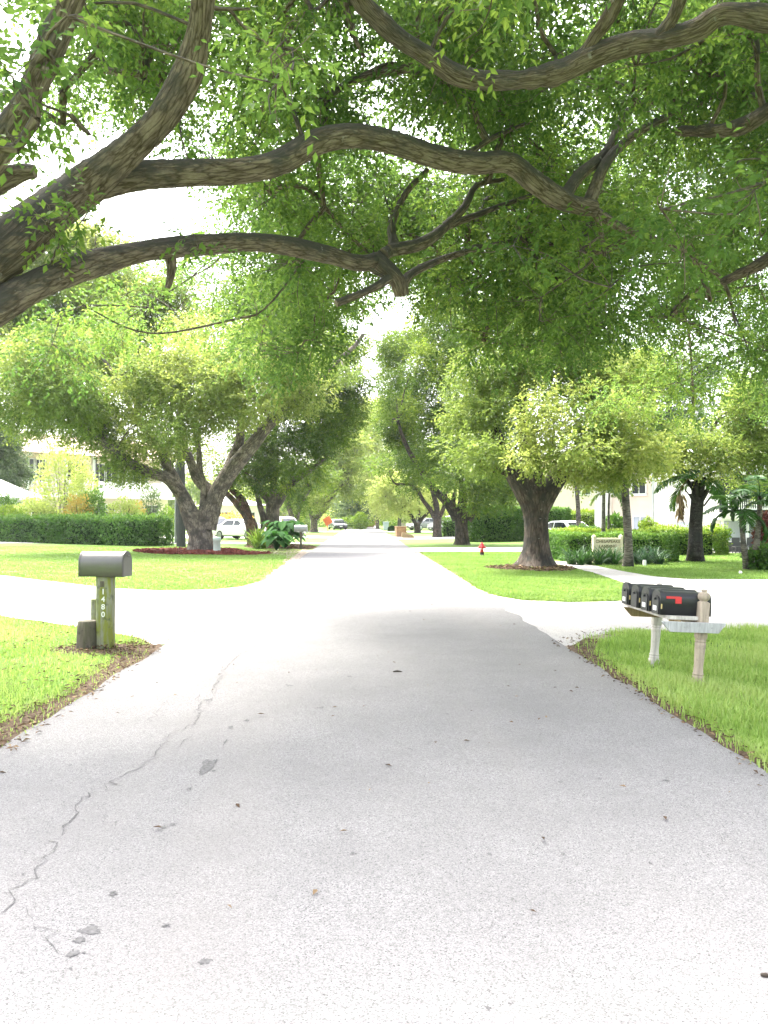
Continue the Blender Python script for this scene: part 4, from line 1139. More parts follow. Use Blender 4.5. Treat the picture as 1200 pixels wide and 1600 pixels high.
def shrub(name, label, c, rx, h, leaf, seed, n, leafL=.12, tint=.5, group=None, ry=None, aspect=.5, cat='shrub', up=.15, stems=True, flat=1.0):
    rng = np.random.default_rng(seed)
    base = np.array([c[0], c[1], 0.0]); ry = ry or rx
    t = thing(name, label, cat, base, 0, group)
    lv = Leaves()
    u = ball_dirs(rng, n); rad = rng.uniform(.25, 1, (n, 1)) ** .4
    lob = 1 + .18 * np.sin(u[:, :1] * 5 + seed) * np.cos(u[:, 2:] * 6 + seed * 2) + .08 * np.sin(u[:, 1:2] * 11)
    P = u * rad * lob * np.array([rx, ry, h / 2]) + np.array([0, 0, h * .5])
    P[:, 2] = np.maximum(P[:, 2], .03)
    D = u + rng.normal(0, .6, (n, 3)) + np.array([0, 0, up])
    sc = rng.uniform(.7, 1.3, n)
    lv.add(P, D, u + np.array([0, 0, .6]) + rng.normal(0, .5, (n, 3)), leafL * sc, leafL * aspect * sc, np.clip(tint + u[:, 2] * .1 + rng.normal(0, .16, n), 0, 1))
    link('foliage', lv.mesh('foliage'), M[leaf], t)
    if stems:
        mb = MB()
        for k in range(7):
            a = rng.uniform(0, 6.28); q = rng.uniform(.3, .75)
            mb.tube([(.08 * math.cos(a) * rx, .08 * math.sin(a) * ry, -.03), (q * .5 * rx * math.cos(a), q * .5 * ry * math.sin(a), h * .4), (q * rx * math.cos(a), q * ry * math.sin(a), h * .8)], [.03, .022, .01], n=5, step=.3, lump=.05)
        mb.build('stems', M['bark_dark'], t)
    TOT[name + str(seed)] = n
    return t


# left
hl = [GX(-160, 60), GX(0, 57), GX(110, 52), GX(232, 47.5)]
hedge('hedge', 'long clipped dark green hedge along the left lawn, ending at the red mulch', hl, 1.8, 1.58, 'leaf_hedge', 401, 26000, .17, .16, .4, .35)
gsh = 'garden shrubs in front of the left houses'
for nm, lab, px, dd, wpx, hpx, leaf, n, lL, ti in (
        ('shrub', 'feathery lime bamboo-like shrub, tallest in front of the left apartment block', 98, 62, 40, 152, 'leaf_pale', 3000, .26, .5),
        ('shrub', 'second lime bamboo-like clump, beside the tallest one', 130, 64, 22, 118, 'leaf_pale', 1400, .26, .45),
        ('shrub', 'bright yellow-green mounded shrub just over the hedge, below the grey house wall', 50, 60, 34, 62, 'leaf_pale', 3000, .2, .4),
        ('shrub', 'dark green shrub against the grey house wall at the left edge', 10, 62, 24, 70, 'leaf_hedge', 2200, .22, .5),
        ('shrub', 'low yellow-green shrub at the left edge over the hedge', 8, 58, 40, 56, 'leaf_hedge_lime', 2400, .2, .6),
        ('croton_shrub', 'orange and yellow leaved shrub left of the round green bush', 122, 60, 22, 72, 'leaf_orange', 1500, .2, .6),
        ('shrub', 'round dark green bush beside the wooden stair rail', 147, 61, 17, 80, 'leaf_hedge', 1900, .2, .7),
        ('croton_shrub', 'orange-tipped low shrub in front of the right half of the apartment block', 213, 57, 16, 62, 'leaf_orange', 900, .18, .55),
        ('shrub', 'light green loose shrub right of the wooden stair rail', 196, 55, 26, 68, 'leaf_pale', 2000, .2, .4),
        ('shrub', 'thin olive shrub with bare stems near the end of the hedge', 237, 60, 16, 88, 'leaf_grey', 900, .2, .45),
        ('shrub', 'small rounded green bush behind the end of the hedge', 262, 62, 15, 50, 'leaf_hedge_lime', 1300, .18, .45)):
    c = GX(px, dd); s = dd / F_PX
    shrub(nm, lab, c, wpx * s, hpx * s + (HCAM - (dd * (0) / F_PX)) * 0 + .0, leaf, int(px + dd * 7), n, lL, ti, gsh, ry=max(1, wpx * s * .7))
c = GX(481, 95)
shrub('shrub', 'smooth egg-shaped bright green bush between two far street trees on the left', c, 1.05, 3.1, 'leaf_hedge_lime', 431, 2200, .2, .5)
c = GX(565, 128); shrub('shrub', 'rounded bright yellow-green bush at the far left road edge', c, 2.0, 3.6, 'leaf_hedge_lime', 432, 1800, .35, .8)
c = GX(563, 112); shrub('shrub', 'clipped box-shaped green bush in front of the rounded far bush', c, 1.0, 2.3, 'leaf_hedge_lime', 433, 1500, .25, .55)
c = GX(540, 118); shrub('shrub', 'low dark shrub under the grey-green far tree', c, 2.2, 1.6, 'leaf_mid', 434, 1200, .35, .45)
c = GX(577, 135); shrub('shrub', 'low brownish shrub at the far road end, left side', c, 1.2, 1.8, 'leaf_dry', 435, 800, .3, .3)
c = GX(608, 140); shrub('shrub', 'bright green low shrub in front of the red far roof', c, 1.6, 1.8, 'leaf_hedge_lime', 436, 900, .35, .7)
c = GX(522, 128); shrub('shrub', 'pale green shrub behind the far dark car', c, 2.4, 3.0, 'leaf_pale', 437, 1100, .35, .45)
c = GX(361, 72); shrub('croton_shrub', 'yellow-topped clipped planter hedge behind the parked white sedan', c, 1.9, 2.0, 'leaf_orange', 438, 1900, .2, .75)

# right
h1 = [GX(748, 55.5), GX(800, 57), GX(868, 59)]
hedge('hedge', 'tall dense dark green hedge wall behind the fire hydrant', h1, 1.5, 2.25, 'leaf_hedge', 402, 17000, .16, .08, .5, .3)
hedge('hedge', 'small clipped cube hedge beside the knobbly tree trunk', [GX(694, 70), GX(712, 70)], 1.1, 1.5, 'leaf_hedge', 403, 2600, .17, .08, .6, .25)
hedge('hedge', 'light green clipped hedge far behind the parked white car', [GX(858, 62), GX(925, 60)], 1.6, 2.0, 'leaf_hedge_lime', 404, 7000, .18, .1, .55, .4)
hedge('hedge', 'yellow-topped low clipped hedge behind the stone sign', [GX(866, 37.5), GX(930, 37), GX(1000, 36)], .9, 1.02, 'leaf_hedge_lime', 405, 9000, .11, .07, .6, .3)
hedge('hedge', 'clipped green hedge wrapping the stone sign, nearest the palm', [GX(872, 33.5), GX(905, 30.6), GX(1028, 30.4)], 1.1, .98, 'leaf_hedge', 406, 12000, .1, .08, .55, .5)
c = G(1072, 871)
hedge('hedge', 'rounded-off dense green hedge block behind the dark palm trunk', [GX(1036, 36), GX(1104, 36)], 1.3, 1.1, 'leaf_hedge_lime', 407, 9000, .11, .16, .35, .55)
gs2 = 'shrubs around the right building'
for nm, lab, px, dd, wpx, hpx, leaf, n, lL, ti in (
        ('shrub', 'round clipped dark green bush right of the parked white car', 903, 41, 20, 40, 'leaf_hedge', 1900, .12, .75),
        ('shrub', 'smaller clipped bush left of the two thin palms', 933, 40, 20, 38, 'leaf_hedge', 1900, .12, .65),
        ('shrub', 'loose pale bush at the corner of the white wall', 1012, 37, 14, 54, 'leaf_hedge_lime', 1500, .14, .6),
        ('shrub', 'broad-leaved green bush under the beige wall', 960, 38, 16, 60, 'leaf_hedge', 1200, .2, .6),
        ('shrub', 'dark red-leaved shrub at the right edge behind the small palm', 1196, 29, 15, 78, 'leaf_red', 1100, .18, .45),
        ('shrub', 'low dark green shrub at the foot of the small double palm', 1192, 25.5, 26, 34, 'leaf_hedge', 1500, .16, .55),
        ('shrub', 'pale potted shrub by the screened porch', 1128, 37.5, 7, 22, 'leaf_orange', 500, .09, .7)):
    c = GX(px, dd); s = dd / F_PX
    shrub(nm, lab, c, wpx * s, hpx * s, leaf, int(px + dd * 3), n, lL, ti, gs2)


def strap_plant(name, label, c, n, L, w, leaf, seed, tint=.4, arch=.8, group=None, cat='plant'):
    """rosette of arching strap leaves, each of several joints"""
    rng = np.random.default_rng(seed)
    t = thing(name, label, cat, (c[0], c[1], 0), 0, group)
    V, I, T = [], [], []
    b = 0
    for k in range(n):
        a = rng.uniform(0, 6.28); ln = L * rng.uniform(.7, 1.2); el = rng.uniform(.55, 1.35)
        dh = np.array([math.cos(a), math.sin(a), 0]); sd = np.array([-math.sin(a), math.cos(a), 0])
        o = np.array([rng.normal(0, .08 * L), rng.normal(0, .08 * L), .0]); p = o.copy(); tn = np.clip(tint + rng.normal(0, .2), 0, 1)
        m = 5
        for j in range(m + 1):
            q = j / m
            e = el - arch * q * q * 1.6
            ww = w * (1 - q ** 2 * .97) * (.7 + .3 * min(1, q * 4))
            V += [p - sd * ww / 2 + np.array([0, 0, ww * .15]), p, p + sd * ww / 2 + np.array([0, 0, ww * .15])]; T += [tn] * 3
            if j < m:
                for s_ in (0, 1): I += [b + j * 3 + s_, b + j * 3 + s_ + 1, b + j * 3 + s_ + 4, b + j * 3 + s_ + 3]
            p = p + (dh * math.cos(e) + np.array([0, 0, math.sin(e)])) * ln / m
        b += 3 * (m + 1)
    link('foliage', quick_mesh('foliage', np.array(V), 4, np.array(I, np.int32), np.array(T)), M[leaf], t)
    return t


gst = 'dark strap-leaved border plants in front of the stone sign'
rg = np.random.default_rng(440)
for i, (px, dd) in enumerate(((893, 28.4), (906, 28.0), (920, 28.6), (934, 28.2), (948, 28.7), (962, 28.3), (996, 28.6), (1008, 28.2), (1020, 28.9), (1030, 28.4), (912, 29.3), (941, 29.4), (1002, 29.4), (1018, 29.6), (955, 29.3))):
    strap_plant('strap_leaf_plant', 'dark green strap-leaved plant in the border below the stone sign', GX(px, dd), 34, .75, .07, 'leaf_dark' if px < 985 else 'leaf_blue', 450 + i, .45, .8, gst)
strap_plant('bromeliad', 'spiky yellow-green bromeliad clump at the foot of the reddish leaning trunk', G(405, 856), 60, 1.25, .1, 'leaf_pale', 470, .15, .45)
# overlay of green spikes
strap_plant('bromeliad', 'green spiky clump mixed into the yellow-green bromeliad', G(406, 857.5), 70, 1.3, .1, 'leaf_hedge_lime', 471, .3, .5)


def bigleaf_plant(name, label, c, n, L, stemh, seed):
    rng = np.random.default_rng(seed)
    t = thing(name, label, 'plant', (c[0], c[1], 0), 0)
    V, I, T = [], [], []; st = MB(); b = 0
    for k in range(n):
        a = rng.uniform(0, 6.28); h = stemh * rng.uniform(.45, 1.1); r = stemh * rng.uniform(.15, .8)
        tip = np.array([r * math.cos(a), r * math.sin(a), h])
        st.tube([(0, 0, 0), tip * np.array([.5, .5, .75]), tip], [.025, .02, .012], n=5, step=.3, lump=0)
        dh = np.array([math.cos(a), math.sin(a), -.55 + rng.normal(0, .2)]); dh /= np.linalg.norm(dh)
        sd = np.array([-math.sin(a), math.cos(a), 0]); nn = np.cross(sd, dh); nn = nn if nn[2] > 0 else -nn
        ln = L * rng.uniform(.7, 1.2); tn = np.clip(.45 + rng.normal(0, .22), 0, 1)
        prof = [(-.18, .0), (-.14, .3), (0, .42), (.25, .42), (.5, .33), (.75, .17), (1, .0)]
        for q, ww in prof:
            p = tip + dh * q * ln - np.array([0, 0, .15 * ln * q * q])
            V += [p - sd * ww * ln + nn * ww * ln * .3, p, p + sd * ww * ln + nn * ww * ln * .3]; T += [tn] * 3
        for j in range(len(prof) - 1):
            for s_ in (0, 1): I += [b + j * 3 + s_, b + j * 3 + s_ + 1, b + j * 3 + s_ + 4, b + j * 3 + s_ + 3]
        b += 3 * len(prof)
    link('foliage', quick_mesh('foliage', np.array(V), 4, np.array(I, np.int32), np.array(T)), M['leaf_big'], t)
    st.build('stems', M['leaf_big'], t)
    return t


bigleaf_plant('philodendron', 'lush large-leaved green plant left of the grey roadside mailbox', G(445, 857), 100, .44, 1.3, 480)
bigleaf_plant('philodendron', 'smaller large-leaved plant at the foot of the straight grey trunk', G(432, 860), 36, .42, .85, 481)
strap_plant('strap_leaf_plant', 'reddish upright strap-leaved plant behind the large-leaved green plant', G(441, 855), 24, 1.9, .1, 'leaf_orange', 482, .12, .3)


# ================================================================== PALMS
def frond(lv, mb, o, a, el, L, droop, nl, ll, lw, rng, tint, twist=0.0):
    dh = np.array([math.cos(a), math.sin(a), 0]); sd = np.array([-math.sin(a), math.cos(a), 0])
    P = []; p = np.array(o, float); m = 10
    for j in range(m + 1):
        P.append(p.copy()); q = j / m
        e = el - droop * q
        p = p + (dh * math.cos(e) + np.array([0, 0, math.sin(e)])) * L / m
    P = np.array(P)
    mb.tube(P, [.03 * L / 2 * (1 - .85 * k / m) for k in range(m + 1)], n=5, step=.5, lump=0, cap=False)
    t = np.linspace(.12, 1, nl)
    C = np.stack([np.interp(t * m, np.arange(m + 1), P[:, k]) for k in range(3)], 1)
    Tn = nrm(np.gradient(C, axis=0))
    for s_ in (-1, 1):
        D = Tn * .55 + sd * s_ * .85 + np.array([0, 0, -.28]) + rng.normal(0, .1, (nl, 3))
        nn = np.array([0, 0, 1.0]) + sd * s_ * -.4 + rng.normal(0, .15, (nl, 3))
        ln = ll * np.sin(np.clip(t * .9 + .12, 0, 1) * PI) ** .6 * rng.uniform(.85, 1.1, nl)
        lv.add(C, D, nn, ln, np.full(nl, lw), np.clip(tint + rng.normal(0, .1, nl), 0, 1))


def palm(name, label, base, trunks, seed, nf=12, L=1.9, droop=1.5, bark='bark_palm', leaf='palm', ll=.5, lw=.05, group=None, tint=.4, boots=0, dead=(), el=(.1, 1.25), nl=34, flare=.25):
    rng = np.random.default_rng(seed)
    t = thing(name, label, 'palm tree', base, 0, group)
    base = np.array(base)
    for pts, rr in trunks:
        mb = MB()
        mb.tube([p - base for p in pts], rr, n=14, step=.12, lump=.03, seed=seed, flare=root_flare(.35, flare, seed))
        top = np.array(pts[-1]) - base
        for k in range(boots):
            a = 2.4 * k; z = -.06 * k
            ce = np.array([math.cos(a), math.sin(a), 0])
            mb.bar(top + ce * rr[-1] * .8 + np.array([0, 0, z - .12]), top + ce * (rr[-1] + .22) + np.array([0, 0, z + .25]), .1, .05)
        mb.build('trunk', M[bark], t)
        for k in range(nf):
            lv = Leaves(); mb = MB()
            a = 2.4 * k + rng.uniform(-.3, .3); e = el[0] + (el[1] - el[0]) * (k / max(1, nf - 1)) + rng.normal(0, .08)
            frond(lv, mb, top + np.array([.06 * math.cos(a), .06 * math.sin(a), 0]), a, e, L * rng.uniform(.85, 1.12), droop * rng.uniform(.8, 1.2), nl, ll, lw, rng, tint + rng.normal(0, .12))
            f = link('frond', lv.mesh('frond', fold=.12), M[leaf], t)
            mb.build('frond_stalk', M[leaf], f)
        for (a, e, ln) in dead:
            lv = Leaves(); mb = MB()
            frond(lv, mb, top + np.array([rr[-1] * math.cos(a), rr[-1] * math.sin(a), -.1]), a, e, ln, 1.9, 26, .5, .06, rng, .5)
            f = tag(link('frond', lv.mesh('frond', fold=.12), M['leaf_dry'], t), 'dry brown hanging frond')
            mb.build('frond_stalk', M['leaf_dry'], f)
    return t


b0 = G(981, 886)
palm('palm_tree', 'smooth grey palm trunk standing on the lawn right of the stone sign', b0, [([b0 + [0, 0, -.05], W(982, 860, b0[1]), W(979, 800, b0[1]), W(975, 740, b0[1]), W(973, 690, b0[1])], [.165, .135, .125, .12, .11])], 501, nf=12, L=2.1, tint=.6)
b1 = G(1087, 877)
palm('palm_tree', 'thick blackish palm trunk with frayed boots and a dead frond, behind the mailboxes', b1, [([b1 + [0, 0, -.05], W(1087, 860, b1[1]), W(1087, 820, b1[1]), W(1090, 775, b1[1]), W(1091, 752, b1[1])], [.33, .27, .235, .22, .24])], 502, nf=9, L=1.7, droop=1.9, bark='bark_palm_dark', tint=.35, boots=14, dead=(), el=(-.2, 1.2), ll=.6, lw=.07, flare=.12)
# the dead frond hanging left of it
def hanging_frond(label, top, L, seed):
    rng = np.random.default_rng(seed); lv = Leaves(); mb = MB()
    o = thing('palm_frond', label, 'frond', top)
    mb.tube([(.45, 0, .55), (.18, 0, .35), (0, 0, 0), (.05, 0, -L * .6), (.12, 0, -L)], [.02, .025, .025, .018, .01], n=6, step=.15, lump=.05)
    n = 130
    C = np.stack([.05 * rng.normal(size=n), .05 * rng.normal(size=n), -rng.uniform(0, .75, n) * L], 1)
    D = np.stack([rng.normal(.1, .25, n), rng.normal(0, .25, n), -np.ones(n)], 1)
    lv.add(C, D, rng.normal(size=(n, 3)), rng.uniform(.3, .55, n), np.full(n, .055), np.clip(rng.normal(.5, .25, n), 0, 1))
    link('leaflets', lv.mesh('leaflets'), M['leaf_dry'], o); mb.build('stalk', M['leaf_dry'], o)
    return o


hanging_frond('dry brown palm frond hanging left of the blackish trunk', W(1063, 768, b1[1] - .1), 1.0, 503)
b2 = G(1172, 890)
palm('palm_tree', 'small double-stemmed palm at the right edge with arching green fronds', b2, [([b2 + [-.06, 0, -.05], W(1163, 860, b2[1]), W(1159, 820, b2[1]), W(1157, 800, b2[1])], [.12, .085, .07, .06]),
      ([b2 + [.1, 0, -.05], W(1181, 860, b2[1]), W(1186, 815, b2[1]), W(1188, 775, b2[1])], [.12, .095, .08, .07])], 504, nf=8, L=1.35, droop=2.1, ll=.42, lw=.085, el=(.0, 1.3), tint=.25, nl=32)
for i, (px, dd, ty) in enumerate(((943, 36, 752), (951, 36.5, 770))):
    b = GX(px, dd)
    palm('palm_tree', ['thicker of the two thin pale palms against the beige wall', 'thinner of the two thin pale palms against the beige wall'][i], b, [([b + [0, 0, -.05], W(px, 800, dd), W(px + 1, ty, dd)], [.1 - .03 * i, .08 - .03 * i, .06 - .02 * i])], 510 + i, nf=9, L=1.3, droop=1.8, ll=.4, group='thin palms by the right building', tint=.7)
b = GX(905, 46)
palm('palm_tree', 'yellowish palm seen behind the oak trunk and the light hedge', b, [([b + [0, 0, -.05], W(903, 790, 46), W(900, 755, 46)], [.14, .12, .1])], 513, nf=11, L=1.9, droop=1.8, tint=.85, ll=.5)

# ================================================================== MAILBOXES, HYDRANT, SIGNS
M['steel_box'] = plain('grey_metal_box', (.16, .153, .15), .42, .45, .06, 5, .5)
M['galv'] = plain('galvanised', (.32, .33, .34), .5, .5, .1, 6)
M['black_plastic'] = plain('black_plastic', (.018, .019, .022), .42, 0, .2, 8, .5)
M['red_flag'] = plain('red_plastic', (.6, .04, .045), .45, 0, .08)
M['white_paint'] = plain('white_paint', (.78, .77, .75), .6, 0, .05)
M['white_label'] = plain('white_label', (.8, .8, .78), .5, 0, .03)
M['brass'] = plain('yellow_tab', (.62, .5, .2), .5, 0, .1)
M['post_mossy'] = wood_mat('mossy_post', (.27, .28, .2), (.19, .215, .03), .9, (.06, .065, .055))
M['stump_wood'] = wood_mat('stump_wood', (.15, .13, .1), (.075, .08, .045), .6, (.03, .032, .03))
M['cedar'] = wood_mat('weathered_cedar', (.46, .38, .3), None, 0, (.24, .2, .17))
M['cedar_pale'] = wood_mat('bleached_wood', (.62, .58, .53), None, 0, (.36, .32, .28))
M['board_grey'] = wood_mat('grey_board', (.5, .5, .5), None, 0, (.28, .27, .26))
M['board_brown'] = wood_mat('brown_board', (.36, .27, .15), None, 0, (.16, .12, .07))


def text_mesh(body, size, depth):
    cu = bpy.data.curves.new('digits', 'FONT'); cu.body = body; cu.size = size; cu.extrude = depth
    cu.align_x = 'CENTER'; cu.align_y = 'CENTER'; cu.offset = size * .012; cu.resolution_u = 3
    o = bpy.data.objects.new('digits', cu); COL.objects.link(o)
    me = bpy.data.meshes.new_from_object(o.evaluated_get(bpy.context.evaluated_depsgraph_get()))
    bpy.data.objects.remove(o); bpy.data.curves.remove(cu)
    return me


def arch(w, h, n=12, hs=None):
    """mailbox section: flat floor, straight sides, round top"""
    r = w / 2; hs = h - r if hs is None else hs
    pts = [(-r, 0), (r, 0)]
    for k in range(n + 1):
        a = PI * k / n
        pts.append((r * math.cos(a), hs + (h - hs) * math.sin(a)))
    return pts


# --- the grey mailbox on the mossy post
pb = G(165, 1013)
mpost = thing('mailbox_post', 'mossy square wooden post numbered 1480 carrying the grey mailbox', 'post', pb)
yawp = math.radians(-12)
mb = MB(); mb.lathe([(.098, -.1, .75), (.1, .3, .75), (.102, .6, .75), (.1, .875, .75), (.094, .885, .75)], 24)
mb.build('shaft', M['post_mossy'], mpost)
for i, ch in enumerate('1480'):
    o = link('numeral', text_mesh(ch, .092, .003), M['white_label'], mpost)
    o.location = (.0, -.103, .70 - .092 * i); o.rotation_euler = (PI / 2, 0, 0)
    o['label'] = 'white house numeral ' + ch
mb = MB(); mb.box((-.012, -.103, .795), (.05, .006, .07)); mb.build('number_plate', M['stump_wood'], mpost, bevel=.004)
box = thing('mailbox', 'large grey metal mailbox with rounded top on the mossy post', 'mailbox', (pb[0], pb[1], .885), math.radians(-9))
mb = MB(); mb.prism(arch(.27, .3), 'x', -.27, .25, 0, True)
mb.build('body', M['steel_box'], box)
mb = MB(); mb.prism(arch(.284, .309), 'x', .2505, .275, 0, True); mb.prism(arch(.25, .285), 'x', .2755, .283, 0, True)
mb.bar((.283, -.02, .25), (.302, -.02, .25), .012); mb.bar((.283, .02, .25), (.302, .02, .25), .012); mb.bar((.3, -.03, .25), (.3, .03, .25), .014)
mb.build('door', M['steel_box'], box)
mb = MB(); mb.prism(arch(.282, .307), 'x', -.285, -.2705, 0, True); mb.build('rear_panel', M['steel_box'], box)
s1 = G(136, 1014)
mb = MB(); mb.lathe([(.125, -.08), (.122, .1), (.118, .25), (.112, .335), (.1, .345)], 22)
tag(mb.build('wood_stump', M['stump_wood']), 'short dark round stump leaning against the mossy mailbox post', 'post').location = tuple(s1 + [0, 0, 0])
s2 = GX(149, 10.6)
mb = MB(); mb.lathe([(.058, -.08), (.056, .3), (.054, .56), (.05, .567)], 18)
tag(mb.build('wood_stake', M['post_mossy']), 'thin pale round stake between the stump and the mossy post', 'post').location = tuple(s2)

# --- cluster of four black boxes on turned posts
pA = G(1089, 1074); pB = G(1021, 1040)
def turned_post(label, loc, H, tilt, rear):
    t = thing('mailbox_post', label, 'post', loc, 0, 'turned posts of the mailbox row')
    t.rotation_euler = (math.radians(tilt[0]), math.radians(tilt[1]), 0)
    k = H / .93
    mb = MB()
    mb.lathe([(r * 1.0, z * k, q) for r, z, q in ((.05, -.1, .9), (.05, .075, .9), (.047, .085, .2), (.052, .095, 0), (.052, .108, 0), (.044, .113, 0), (.044, .118, 0), (.051, .124, 0), (.051, .132, 0), (.045, .14, 0), (.042, .2, 0), (.047, .33, 0),
              (.05, .40, 0), (.052, .42, 0), (.044, .424, 0), (.044, .43, 0), (.052, .435, 0), (.052, .445, 0), (.044, .449, 0), (.048, .46, .5), (.05, .475, .92), (.05, .80, .92), (.046, .808, .3), (.034, .812, 0), (.036, .822, 0), (.052, .835, 0), (.056, .86, 0), (.05, .883, 0), (.03, .895, 0), (.022, .905, 0), (.03, .912, 0), (.026, .924, 0), (.008, .93, 0))], 24)
    mb.build('shaft', M['cedar'] if not rear else M['cedar_pale'], t)
    return t


turned_post('nearer turned wooden post of the black mailbox row, with a round finial', pA, .93, (0, 4.5), False)
turned_post('farther turned wooden post behind the black mailbox row, bleached pale', pB, .90, (0, 4.5), True)
rowx = 3.05; rowy = (pA[1] + pB[1]) / 2
tiltm = Matrix.Rotation(math.radians(3.5), 3, 'Y')
stand = thing('mailbox_shelf', 'weathered plank shelf with mitred arms holding four black mailboxes', 'shelf', (rowx, rowy, .655), 0)
stand.rotation_euler = (0, math.radians(2.5), math.radians(1))
mb = MB(); mb.box((0, 0, 0), (.40, 1.22, .035)); mb.build('plank', M['cedar_pale'], stand, bevel=.004)
for sy, m_, x0, x1 in ((-.66, 'board_grey', -.28, .34), (.5, 'board_brown', -.24, .22)):
    mb = MB()
    mb.prism([(x0, .0), (x1, .0), (x1 - .07, -.095), (x0 + .09, -.095)], 'y', sy - .02, sy + .02)
    o = mb.build('support_arm', M[m_], stand, bevel=.003)
    o.location = (0, 0, -.03 if sy < 0 else -.022); o['label'] = 'grey mitred cross-arm' if sy < 0 else 'brown mitred cross-arm'
mb = MB(); mb.box((-.1, -.55, -.04), (.06, .16, .04)); mb.build('block', M['board_brown'], stand, bevel=.003)
mb = MB(); mb.box((.1, 0, -.04), (.09, 1.05, .042)); mb.build('rail', M['cedar'], stand, bevel=.003)
mb = MB()
for xx in (-.06, .2): mb.lathe([(.006, 0), (.006, .004)], 8, (xx, 0, 0))
o = mb.build('bolts', M['galv'], stand); o.rotation_euler = (PI / 2, 0, 0); o.location = (0, -.681, -.075)
stand_m = Matrix.Translation((rowx, rowy, .655)) @ stand.rotation_euler.to_matrix().to_4x4()
names4 = ['nearest black plastic mailbox with the red flag', 'second black mailbox from the near post, with white number label', 'third black mailbox from the near post, without a label', 'farthest black mailbox, at the far end of the shelf']
ys = [-.46, -.165, .13, .425]
for i, yy in enumerate(ys):
    p = stand_m @ Vector((-.02, yy, .0185))
    t = thing('mailbox', names4[i], 'mailbox', p, 0, 'black mailboxes in a row on the shelf')
    t.rotation_euler = stand.rotation_euler
    wv, hv = .2, .222
    mb = MB(); mb.prism([(a, b) for a, b in arch(wv, hv, 10, .16)], 'x', -.2, .26, 0, True); mb.build('body', M['black_plastic'], t)
    mb = MB(); mb.prism(arch(wv + .016, hv + .012, 10, .165), 'x', -.232, -.2005, 0, True)
    mb.build('hood', M['black_plastic'], t)
    mb = MB(); mb.prism(arch(wv - .03, hv - .045, 10, .13), 'x', -.243, -.2325, 0, True); mb.box((-.25, 0, .145), (.02, .045, .02)); mb.build('door', M['black_plastic'], t)
    if i != 2:
        mb = MB(); mb.box((-.2455, .0, .055), (.004, .085, .045)); mb.build('number_label', M['white_label'], t)
    mb = MB(); mb.box((-.222, -wv / 2 - .012, .08), (.012, .006, .045)); mb.build('latch_tab', M['brass'], t, bevel=.002)
    if i == 0:
        mb = MB(); mb.box((-.11, -wv / 2 - .006, .167), (.13, .006, .022)); mb.box((-.06, -wv / 2 - .0065, .143), (.058, .007, .062)); mb.build('flag', M['red_flag'], t)

# --- fire hydrant
hb = G(753, 868)
hy = thing('fire_hydrant', 'small red fire hydrant on the right verge before the driveway', 'hydrant', hb)
M['hyd_red'] = plain('hydrant_red', (.5, .025, .035), .4, 0, .15)
M['hyd_white'] = plain('hydrant_band', (.7, .6, .6), .5)
M['hyd_black'] = plain('hydrant_base', (.03, .022, .02), .6)
mb = MB(); mb.lathe([(.1, -.05), (.1, .0), (.1, .02), (.085, .03), (.085, .13), (.09, .14)], 18); mb.build('base', M['hyd_black'], hy)
mb = MB(); mb.lathe([(.075, .141), (.075, .27), (.075, .39)], 18); mb.build('barrel', M['hyd_red'], hy)
mb = MB(); mb.lathe([(.1, .391), (.1, .42), (.085, .425), (.082, .47), (.06, .51), (.03, .53), (.03, .56), (.01, .562)], 18); mb.build('bonnet', M['hyd_red'], hy)
mb = MB(); mb.lathe([(.0765, .27), (.078, .275), (.078, .315), (.0765, .32)], 18); mb.build('band', M['hyd_white'], hy)
for sx in (-1, 1):
    mb = MB(); mb.tube([(sx * .07, 0, .345), (sx * .12, 0, .345)], [.035, .035], n=10, step=.05, lump=0); mb.tube([(sx * .12, 0, .345), (sx * .15, 0, .345)], [.045, .04], n=8, step=.05, lump=0); mb.build('outlet', M['hyd_red'], hy)
mb = MB(); mb.tube([(0, -.07, .34), (0, -.13, .34)], [.05, .05], n=10, step=.05, lump=0); mb.tube([(0, -.13, .34), (0, -.16, .34)], [.06, .055], n=8, step=.05, lump=0); mb.build('outlet', M['hyd_red'], hy)

# --- stone name sign
sg = GX(945, 30.0); sg[1] = 29.75
M['sign_stone'] = plain('sign_stone', (.78, .7, .5), .8, 0, .08, 5, .2, .2)
M['sign_letters'] = plain('sign_letters', (.16, .13, .06), .7)
sign = thing('name_sign', 'cream stone sign with two lines of raised lettering in the hedge border', 'sign', (sg[0] - .02, sg[1] - .35, 0), math.radians(2))
mb = MB(); mb.box((0, 0, .2), (.94, .14, .36)); mb.box((0, 0, .63), (.94, .12, .5)); mb.build('panel', M['sign_stone'], sign, bevel=.012)
for sx in (-1, 1):
    mb = MB(); mb.box((sx * .49, 0, .46), (.1, .17, .92)); mb.lathe([(.07, .92, .9), (.07, .94, .9), (.03, .99, .9)], 16, (sx * .49, 0, 0)); mb.build('pillar', M['sign_stone'], sign, bevel=.01)
for body, zz, sz in (('CHESAPEAKE', .755, .152), ('LANDING', .585, .145)):
    o = link('lettering', text_mesh(body, sz, .006), M['sign_letters'], sign); o.location = (0, -.064, zz); o.rotation_euler = (PI / 2, 0, 0)

